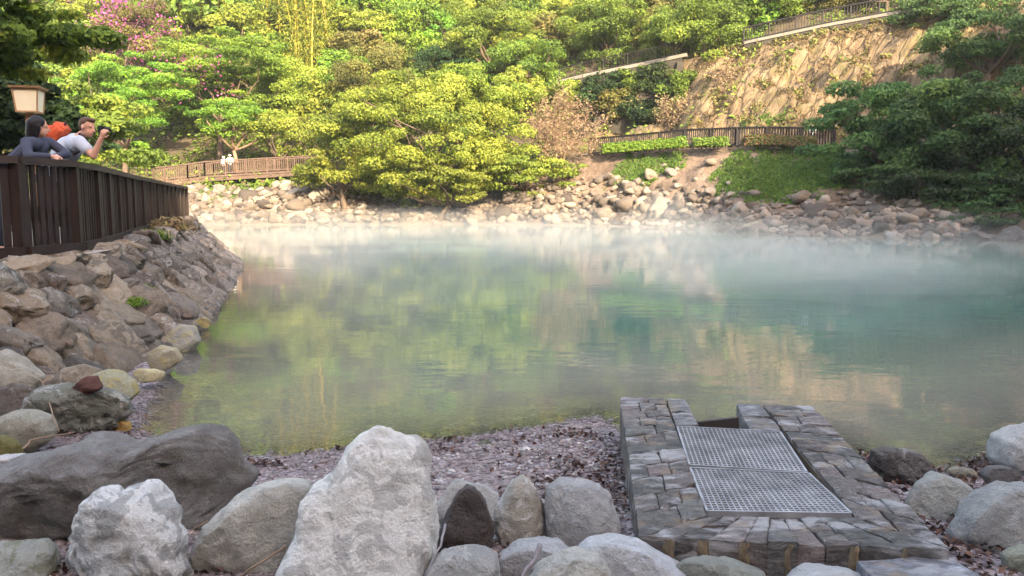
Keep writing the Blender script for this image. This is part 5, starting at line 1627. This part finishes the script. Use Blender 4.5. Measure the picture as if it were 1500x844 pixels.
# ------------------------------------------------------------------ lantern
lx = P(46, 200, 12.0)
lt = thing('lantern_post', 'square wooden lantern with a pale panel and flat roof on a post', 'lantern', (lx[0], lx[1], 1.08))
def frustum(mb, z0, z1, a0, a1):
    v = [[x * a0, y * a0, z0] for x, y in ((-1, -1), (1, -1), (1, 1), (-1, 1))] + [[x * a1, y * a1, z1] for x, y in ((-1, -1), (1, -1), (1, 1), (-1, 1))]
    mb.add(v, [[3, 2, 1, 0], [4, 5, 6, 7], [0, 1, 5, 4], [1, 2, 6, 5], [2, 3, 7, 6], [3, 0, 4, 7]])
zl0, zl1 = P(46, 166, 12)[2] - 1.08, P(46, 131, 12)[2] - 1.08
mb = MB(); mb.box((0, 0, zl0 / 2), (.1, .1, zl0)); mb.build('post', M['lantern_wood'], lt)
mb = MB(); frustum(mb, zl0 + .01, zl1, .135, .165); mb.build('lantern_box', M['lantern'], lt)
mb = MB(); frustum(mb, zl1 + .002, zl1 + .03, .205, .215); mb.build('roof', M['lantern_wood'], lt)
mb = MB()
for x, y in ((-1, -1), (1, -1), (1, 1), (-1, 1)):
    mb.tube(np.array([[x * .137, y * .137, zl0], [x * .168, y * .168, zl1]]), [.012, .012], 4)
for z, a in ((zl0 + .012, .14), (zl1 - .012, .168)):
    for (x0, y0), (x1, y1) in (((-1, -1), (1, -1)), ((1, -1), (1, 1)), ((1, 1), (-1, 1)), ((-1, 1), (-1, -1))):
        mb.bar((x0 * a, y0 * a, z), (x1 * a, y1 * a, z), .02, .022)
mb.build('frame', M['lantern_wood'], lt)
lt.rotation_euler = (0, 0, 0.25)

# ------------------------------------------------------------------ people
def remeshed(name, pieces, mat, parent, voxel=0.012, smooth=3):
    mb = MB()
    for p in pieces:
        if p[0] == 'c':
            _, a, b, r0, r1 = p
            a, b = np.array(a, float), np.array(b, float)
            d = (b - a); L = np.linalg.norm(d); d = d / max(L, 1e-6)
            th = np.linspace(-PI / 2, 0, 5)[1:]
            pts, rad = [a - d * r0 * .98], [r0 * .2]
            for t in th: pts.append(a + d * r0 * math.sin(t)); rad.append(r0 * math.cos(t))
            for t in np.linspace(0, PI / 2, 5)[:-1]: pts.append(b + d * r1 * math.sin(t)); rad.append(r1 * math.cos(t))
            pts.append(b + d * r1 * .98); rad.append(r1 * .2)
            mb.tube(np.array(pts), rad, 14)
        else:
            _, c, r, Mx = p
            mb.ell(c, r, Mx)
    me = mb.mesh(name + '_raw')
    o = bpy.data.objects.new('tmp', me); COL.objects.link(o)
    m = o.modifiers.new('r', 'REMESH'); m.mode = 'VOXEL'; m.voxel_size = voxel
    s = o.modifiers.new('s', 'SMOOTH'); s.factor = 0.5; s.iterations = smooth
    dg = bpy.context.evaluated_depsgraph_get()
    me2 = bpy.data.meshes.new_from_object(o.evaluated_get(dg))
    me2.name = name
    bpy.data.objects.remove(o); bpy.data.meshes.remove(me)
    me2.polygons.foreach_set('use_smooth', np.ones(len(me2.polygons), bool))
    me2.materials.clear()
    return link(name, me2, mat, parent)

def V(*a): return np.array(a, float)
def hand(pieces, w, d, n, side, curl=0.5, s=1.0):
    """palm at wrist w pointing along d, palm normal n; four bent fingers and a thumb"""
    d = d / np.linalg.norm(d); n = n / np.linalg.norm(n); x = np.cross(d, n) * side
    k = w + d * 0.085 * s
    for i in (-1.2, -.4, .4, 1.2):
        pieces.append(('c', w + x * i * .012 * s, k + x * i * .019 * s, .016 * s, .013 * s))
    for i, L in zip((-1.5, -.5, .5, 1.5), (.066, .078, .074, .058)):
        a = k + x * i * .0195 * s
        d1 = d * math.cos(curl) + n * math.sin(curl); d2 = d * math.cos(2.1 * curl) + n * math.sin(2.1 * curl)
        b = a + d1 * L * .55 * s
        pieces.append(('c', a, b, .0092 * s, .0088 * s)); pieces.append(('c', b, b + d2 * L * .5 * s, .0088 * s, .0075 * s))
    a = w + d * .025 * s - x * .028 * s
    b = a + (d * .7 - x * .6 + n * .4) * .04 * s
    pieces.append(('c', a, b, .0125 * s, .011 * s)); pieces.append(('c', b, b + (d * .8 + n * .6) * .032 * s, .011 * s, .009 * s))

def head(pieces, c, fwd, up):
    fwd = fwd / np.linalg.norm(fwd); up = up - fwd * (up @ fwd); up = up / np.linalg.norm(up)
    s = np.cross(fwd, up)
    Mx = np.stack([s, fwd, up], 1)
    at = lambda x, y, z: c + s * x + fwd * y + up * z
    pieces += [('e', at(0, -.012, .03), (.076, .095, .092), Mx), ('e', at(0, .022, -.045), (.058, .066, .075), Mx), ('e', at(0, .05, -.095), (.030, .028, .024), Mx)]
    pieces += [('c', at(0, .085, .015), at(0, .112, -.028), .010, .016), ('e', at(0, .088, -.062), (.024, .012, .012), Mx)]
    for q in (-1, 1):
        pieces += [('e', at(q * .077, -.005, -.01), (.012, .022, .033), Mx), ('e', at(q * .033, .079, .028), (.02, .012, .008), Mx)]
    return at, Mx

def man():
    t = thing('person', 'person in a pale grey t-shirt leaning on the rail, photographing', 'person', (-6.15, 10.65, 1.115))
    O = V(-6.15, 10.65, 1.115)
    W = lambda u, v, Y: P(u, v, Y) - O
    hc = W(128, 187, 10.35)
    neck = W(112, 204, 10.42); chest = W(101, 218, 10.5)
    pelvis = V(-.02, .02, .95)
    shR = W(116, 207, 10.2); shL = W(104, 207, 10.68)
    elR = W(137, 229, 10.1); haR = W(148, 203, 10.08)
    elL = W(138, 225, 10.55); haL = W(150, 200, 10.2)
    B = []
    fwd = V(.95, -.25, -.22)
    at, Mx = head(B, hc, fwd, V(.15, 0, 1))
    B += [('c', neck, hc + V(-.02, 0, -.05), .058, .052), ('c', neck, chest, .075, .12)]
    torso = [('c', pelvis, chest * .55 + pelvis * .45, .145, .14), ('c', chest * .55 + pelvis * .45, chest, .14, .15), ('c', chest, neck + V(-.03, 0, -.02), .14, .085), ('c', shR + V(-.03, .03, -.03), shL + V(-.03, -.03, -.03), .085, .085)]
    B += torso
    for s_, e_, h_ in ((shR, elR, haR), (shL, elL, haL)):
        B += [('c', s_, e_, .056, .044), ('c', e_, h_, .044, .029)]
    hip = [V(.0, -.10, .92), V(.0, .11, .92)]
    kn = [V(.10, -.12, .49), V(-.02, .13, .49)]; an = [V(.02, -.13, .08), V(-.12, .14, .08)]
    legs = []
    for i in range(2):
        legs += [('c', hip[i], kn[i], .088, .060), ('c', kn[i], an[i], .060, .040)]
    B += legs
    for i in range(2): B += [('c', an[i] + V(-.02, 0, -.035), an[i] + V(.16, -.02, -.045), .038, .032)]
    hand(B, haR, W(152, 191, 10.05) - haR, V(.2, .9, .1), 1, .7)
    hand(B, haL, W(153, 191, 10.25) - haL, V(-.1, -.9, .1), -1, .7)
    body = remeshed('body', B, M['skin'], t, .010, 2)
    S = [('c', p[1], p[2], p[3] + .016, p[4] + .016) for p in torso[:3]] + [('c', torso[3][1], torso[3][2], .098, .098)]
    for s_, e_ in ((shR, elR), (shL, elL)):
        m = s_ + (e_ - s_) * .55
        S += [('c', s_, m, .078, .074)]
    remeshed('t_shirt', S, M['shirt_grey'], t, .014, 4)
    T = [('c', p[1], p[2] if j % 2 == 0 else p[1] + (p[2] - p[1]) * .95, p[3] + .016, p[4] + .018) for j, p in enumerate(legs)] + [('c', pelvis + V(0, -.04, -.02), pelvis + V(0, .04, .0), .155, .155)]
    remeshed('trousers', T, M['trousers'], t, .014, 3)
    Hh = [('e', at(0, -.03, .052), (.082, .092, .082), Mx), ('e', at(0, .035, .105), (.06, .06, .03), Mx), ('e', at(0, -.06, .0), (.075, .05, .07), Mx)]
    remeshed('hair', Hh, M['hair_brown'], t, .012, 2)
    # shoulder straps over the shirt
    rs = np.array([shR + V(-.02, .05, .10), shR + V(.05, .03, .02), shR + V(.03, .02, -.10), chest + V(.12, -.10, -.08)])
    mb = MB(); mb.tube(rs, [.018] * 4, 6); mb.build('shoulder_strap', M['strap'], t, True)
    # orange backpack worn on the back: a thing of its own
    bc = W(85, 194, 10.6) + O
    bp = thing('backpack', 'bright orange backpack worn by the person taking a photo', 'backpack', tuple(bc))
    d, f = ico(4)
    v = np.sign(d) * np.abs(d) ** .5 * V(.085, .115, .135)
    v = v + d * (fbm(d * 2.6 + 4, 4) * .018)[:, None]
    Rm = np.array(Matrix.Rotation(.75, 3, 'Y'))
    link('pack_body', np_mesh('pack_body', v @ Rm.T, [f], True), M['orange'], bp)
    v2 = np.sign(d) * np.abs(d) ** .75 * V(.045, .09, .065) + V(-.09, 0, -.04)
    link('front_pocket', np_mesh('front_pocket', v2 @ Rm.T, [f], True), M['orange'], bp)
    mb = MB(); mb.tube(np.array([V(.02, -.03, .13), V(.0, -.02, .175), V(-.02, .02, .175), V(.0, .03, .13)]) @ Rm.T, [.01] * 4, 6); mb.build('grab_loop', M['strap'], bp, True)
    # camera held to the face
    cc = (haR + haL) / 2 * 0 + W(151, 190, 10.15) + O
    cm = thing('camera', 'small black camera held up to the face of the person in grey', 'camera', tuple(cc))
    mb = MB(); mb.box((0, 0, 0), (.055, .125, .08), -.25); mb.build('camera_body', M['camera_body'], cm)
    mb = MB(); mb.tube(np.array([[.02, 0, 0], [.09, -.02, 0]]), [.032, .03], 16); mb.build('lens', M['camera_body'], cm, True)

def woman():
    O = V(-6.35, 9.95, 1.115)
    t = thing('person', 'person with long black hair in a charcoal top leaning on the rail', 'person', tuple(O))
    W = lambda u, v, Y: P(u, v, Y) - O
    hc = W(57, 186, 9.75)
    neck = W(55, 203, 9.78); chest = W(52, 216, 9.8)
    pelvis = V(-.08, .02, .88)
    shR = W(38, 208, 9.55); shL = W(72, 208, 10.0)
    elR = W(42, 229, 9.35); haR = W(75, 229, 9.42)
    elL = W(98, 226, 9.9); haL = W(82, 229, 9.55)
    B = []
    fwd = V(.75, .65, -.1)
    at, Mx = head(B, hc, fwd, V(.05, 0, 1))
    torso = [('c', pelvis, chest * .5 + pelvis * .5, .14, .12), ('c', chest * .5 + pelvis * .5, chest, .12, .13), ('c', chest, neck + V(0, 0, -.05), .125, .07), ('c', shR + V(.03, .03, -.02), shL + V(-.03, -.03, -.02), .07, .07)]
    B += torso + [('c', neck, hc + V(0, 0, -.05), .05, .046)]
    arms = []
    for s_, e_, h_ in ((shR, elR, haR), (shL, elL, haL)):
        arms += [('c', s_, e_, .048, .04), ('c', e_, h_, .04, .026)]
    B += arms
    hip = [V(-.05, -.10, .86), V(-.05, .10, .86)]; kn = [V(.02, -.11, .46), V(-.05, .11, .46)]; an = [V(-.06, -.11, .08), V(-.12, .12, .08)]
    legs = []
    for i in range(2): legs += [('c', hip[i], kn[i], .085, .056), ('c', kn[i], an[i], .056, .038)]
    B += legs
    for i in range(2): B += [('c', an[i] + V(-.02, 0, -.035), an[i] + V(.15, .03, -.045), .035, .03)]
    hand(B, haR, haL - haR + V(.05, .02, 0), V(0, 0, -1), 1, .3)
    hand(B, haL, haR - haL + V(.03, .05, 0), V(0, 0, -1), -1, .3)
    remeshed('body', B, M['skin'], t, .010, 2)
    S = [('c', p[1], p[2], p[3] + .016, p[4] + .014) for p in torso] + [('c', p[1], p[2] if j % 2 == 0 else p[1] + (p[2] - p[1]) * .9, p[3] + .014, p[4] + .013) for j, p in enumerate(arms)]
    remeshed('top', S, M['shirt_dark'], t, .014, 4)
    T = [('c', p[1], p[2], p[3] + .016, p[4] + .016) for p in legs] + [('c', pelvis + V(0, -.05, -.03), pelvis + V(0, .05, -.03), .15, .15)]
    remeshed('trousers', T, M['trousers'], t, .014, 3)
    Hh = [('e', at(0, -.025, .04), (.088, .098, .095), Mx), ('c', at(0, -.06, .02), at(0, -.085, -.15), .085, .055), ('c', at(-.06, -.02, .0), at(-.055, -.04, -.12), .04, .03), ('c', at(.06, -.02, .0), at(.055, -.04, -.12), .04, .03)]
    remeshed('hair', Hh, M['hair_black'], t, .012, 2)
man(); woman()

def walker(O, label, face, shirt, hat=None, h=1.6, trouser='trousers'):
    """a small far figure standing at the rail"""
    t = thing('person', label, 'person', tuple(O))
    k = h / 1.7
    f = V(math.cos(face), math.sin(face), 0); s = V(-f[1], f[0], 0)
    q = lambda a, b, z: (s * a + f * b) * k + V(0, 0, z * k)
    B = []
    at, Mx = head(B, q(0, .02, 1.57), f, V(0, 0, 1))
    torso = [('c', q(0, 0, .92), q(0, 0, 1.15), .14, .12), ('c', q(0, 0, 1.15), q(0, 0, 1.33), .12, .13), ('c', q(0, 0, 1.33), q(0, 0, 1.45), .12, .06), ('c', q(-.15, 0, 1.38), q(.15, 0, 1.38), .06, .06)]
    arms = []
    for sg in (-1, 1): arms += [('c', q(sg * .19, 0, 1.38), q(sg * .23, .05, 1.12), .046, .038), ('c', q(sg * .23, .05, 1.12), q(sg * .15, .27, 1.02), .038, .026)]
    legs = []
    for sg in (-1, 1): legs += [('c', q(sg * .09, 0, .9), q(sg * .1, .02, .48), .08, .056), ('c', q(sg * .1, .02, .48), q(sg * .1, -.02, .08), .056, .038)]
    B += torso + arms + legs + [('c', q(0, 0, 1.42), q(0, .01, 1.55), .05, .046)]
    for sg in (-1, 1): B += [('c', q(sg * .1, -.03, .045), q(sg * .11, .14, .035), .036, .03)]
    for sg in (-1, 1): hand(B, q(sg * .15, .27, 1.02), f * 1.0 + V(0, 0, -.2), V(0, 0, -1), sg, .4)
    remeshed('body', B, M['skin'], t, .014, 2)
    S = [('c', p[1], p[2], p[3] + .018, p[4] + .016) for p in torso] + [('c', p[1], p[2] if j % 2 == 0 else p[1] + (p[2] - p[1]) * .85, p[3] + .014, p[4] + .013) for j, p in enumerate(arms)]
    remeshed('shirt', S, M[shirt], t, .018, 3)
    remeshed('trousers', [('c', p[1], p[2], p[3] + .016, p[4] + .016) for p in legs] + [('c', q(-.04, 0, .9), q(.04, 0, .9), .145, .145)], M[trouser], t, .018, 3)
    if hat:
        remeshed('hat', [('e', at(0, 0, .075), (.1, .11, .075), Mx), ('e', at(0, .01, .055), (.15, .16, .018), Mx)], M[hat], t, .014, 1)
    else:
        remeshed('hair', [('e', at(0, -.025, .045), (.086, .096, .09), Mx), ('e', at(0, -.05, -.04), (.075, .05, .08), Mx)], M['hair_black'], t, .014, 1)
zd = bwd[2][2] + .07
walker(V(P(326, 240, 64.3)[0], 64.6, zd), 'far visitor in a white top and white hat on the boardwalk, shorter of the pair', -1.6, 'white_cloth', 'white_cloth', 1.55)
walker(V(P(336, 240, 64.3)[0], 64.5, zd), 'far visitor in a white top and hat beside the forked pale trunk', -1.4, 'white_cloth', 'white_cloth', 1.72)
pb = bench(1184, 1, 1.0)
walker(pb + V(0, 0, .06), 'far visitor in a white shirt behind the lower railing near the dark tree', -1.9, 'white_cloth', None, 1.62)

# ------------------------------------------------------------------ steam over the water
def steam_mat(name, dens, col=(0.93, 0.90, 0.85), aniso=0.35):
    m, nt, out = new_mat(name)
    N = NT(nt)
    v = N.n('ShaderNodeVolumePrincipled', ins={'Color': (*col, 1), 'Density': dens, 'Anisotropy': aniso})
    N.l(v.outputs[0], out.inputs['Volume'])
    return m
SM = {}
def steam(c, r, dens, seed):
    d, f = ico(4)
    v = d * (1 + 0.38 * fbm(d * 1.7 + seed, 4))[:, None]
    v[:, 2] = np.where(v[:, 2] < 0, v[:, 2] * .15, v[:, 2])
    v = v * np.array(r)
    if dens not in SM: SM[dens] = steam_mat('steam_vapour', dens)
    o = link('steam', np_mesh('steam', v, [f], True), SM[dens])
    o.location = c
    tag(o, kind='stuff')
for i, (x, y, rx, ry, rz, dn) in enumerate([
    (-12, 46, 15, 12, 1.3, .016), (0, 48, 12, 9, 1.2, .015), (9, 40, 10, 9, 1.0, .013), (-3, 33, 12, 10, .7, .014), (15, 31, 9, 7, 1.3, .011), (4, 24, 14, 9, .5, .015), (-4, 19, 6, 7, .4, .02), (9, 17, 7, 6, .5, .016)]):
    steam((x, y, 0.06), (rx, ry, rz), dn * .48, i * 9.1)
steam((3.5, 29, 0.05), (21, 25, .75), .006, 77.0)
wr = np.random.default_rng(5)
for i in range(19):
    y = wr.uniform(13, 54); x = wr.uniform(-0.42, 0.5) * y
    if sdf(POND, np.array([x]), np.array([y]))[0] > -1.5: x *= 0.6
    steam((x, y, 0.07), (wr.uniform(2, 5), wr.uniform(1.5, 3.5), wr.uniform(.6, 1.6) * (1 + .5 * (x > 8))), wr.choice([.012, .02, .032]), 200 + i * 7.3)

hb = MB(); hb.box((0, 75, 53.0), (470, 466, 111))
hz_ = hb.build('haze', steam_mat('air_haze', 0.00032, (0.95, 0.93, 0.90), 0.3))
tag(hz_, kind='stuff')

# ------------------------------------------------------------------ light
EL, AZ = math.radians(27), math.radians(24)     # sun behind the viewer, to the right
S = Vector((math.sin(AZ) * math.cos(EL), -math.cos(AZ) * math.cos(EL), math.sin(EL)))
sun = bpy.data.lights.new('sun', 'SUN')
sun.energy = 2.0
sun.angle = math.radians(0.5)
sun.color = (1.0, 0.82, 0.56)
so = bpy.data.objects.new('sun', sun); COL.objects.link(so)
so.rotation_euler = S.to_track_quat('Z', 'Y').to_euler()
so.location = (30, -60, 60)
w = bpy.data.worlds.new('World'); SC.world = w
w.use_nodes = True
nt = w.node_tree; nt.nodes.clear()
N = NT(nt)
sky = N.n('ShaderNodeTexSky', sky_type='NISHITA', sun_disc=False, sun_elevation=EL, sun_rotation=math.atan2(S.x, S.y), air_density=1.0, dust_density=1.5, ozone_density=1.0)
tintd = N.mix(1.0, sky.outputs[0], (1.0, 0.79, 0.63), 'MULTIPLY')
bg = N.n('ShaderNodeBackground', ins={'Color': tintd, 'Strength': 0.15})
wo = N.n('ShaderNodeOutputWorld')
N.l(bg.outputs[0], wo.inputs[0])

# ------------------------------------------------------------------ camera
cam = bpy.data.cameras.new('camera')
cam.sensor_width = 36.0
cam.lens = 36.0 * F / 1500.0
cam.clip_end = 1500
cam.clip_start = 0.05
co = bpy.data.objects.new('camera', cam); COL.objects.link(co)
co.location = (0, 0, EYE)
co.rotation_euler = (math.radians(90) - PITCH, 0, 0)
SC.camera = co

SC.view_settings.view_transform = 'Standard'
SC.view_settings.look = 'None'
SC.view_settings.gamma = 1.0
SC.view_settings.exposure = 3.4
SC.view_settings.use_curve_mapping = False
cy = SC.cycles
cy.use_denoising = True
cy.max_bounces = 6
cy.diffuse_bounces = 3
cy.glossy_bounces = 2
cy.transmission_bounces = 3
cy.transparent_max_bounces = 6
cy.volume_bounces = 1
cy.caustics_reflective = False
cy.caustics_refractive = False
cy.sample_clamp_indirect = 6
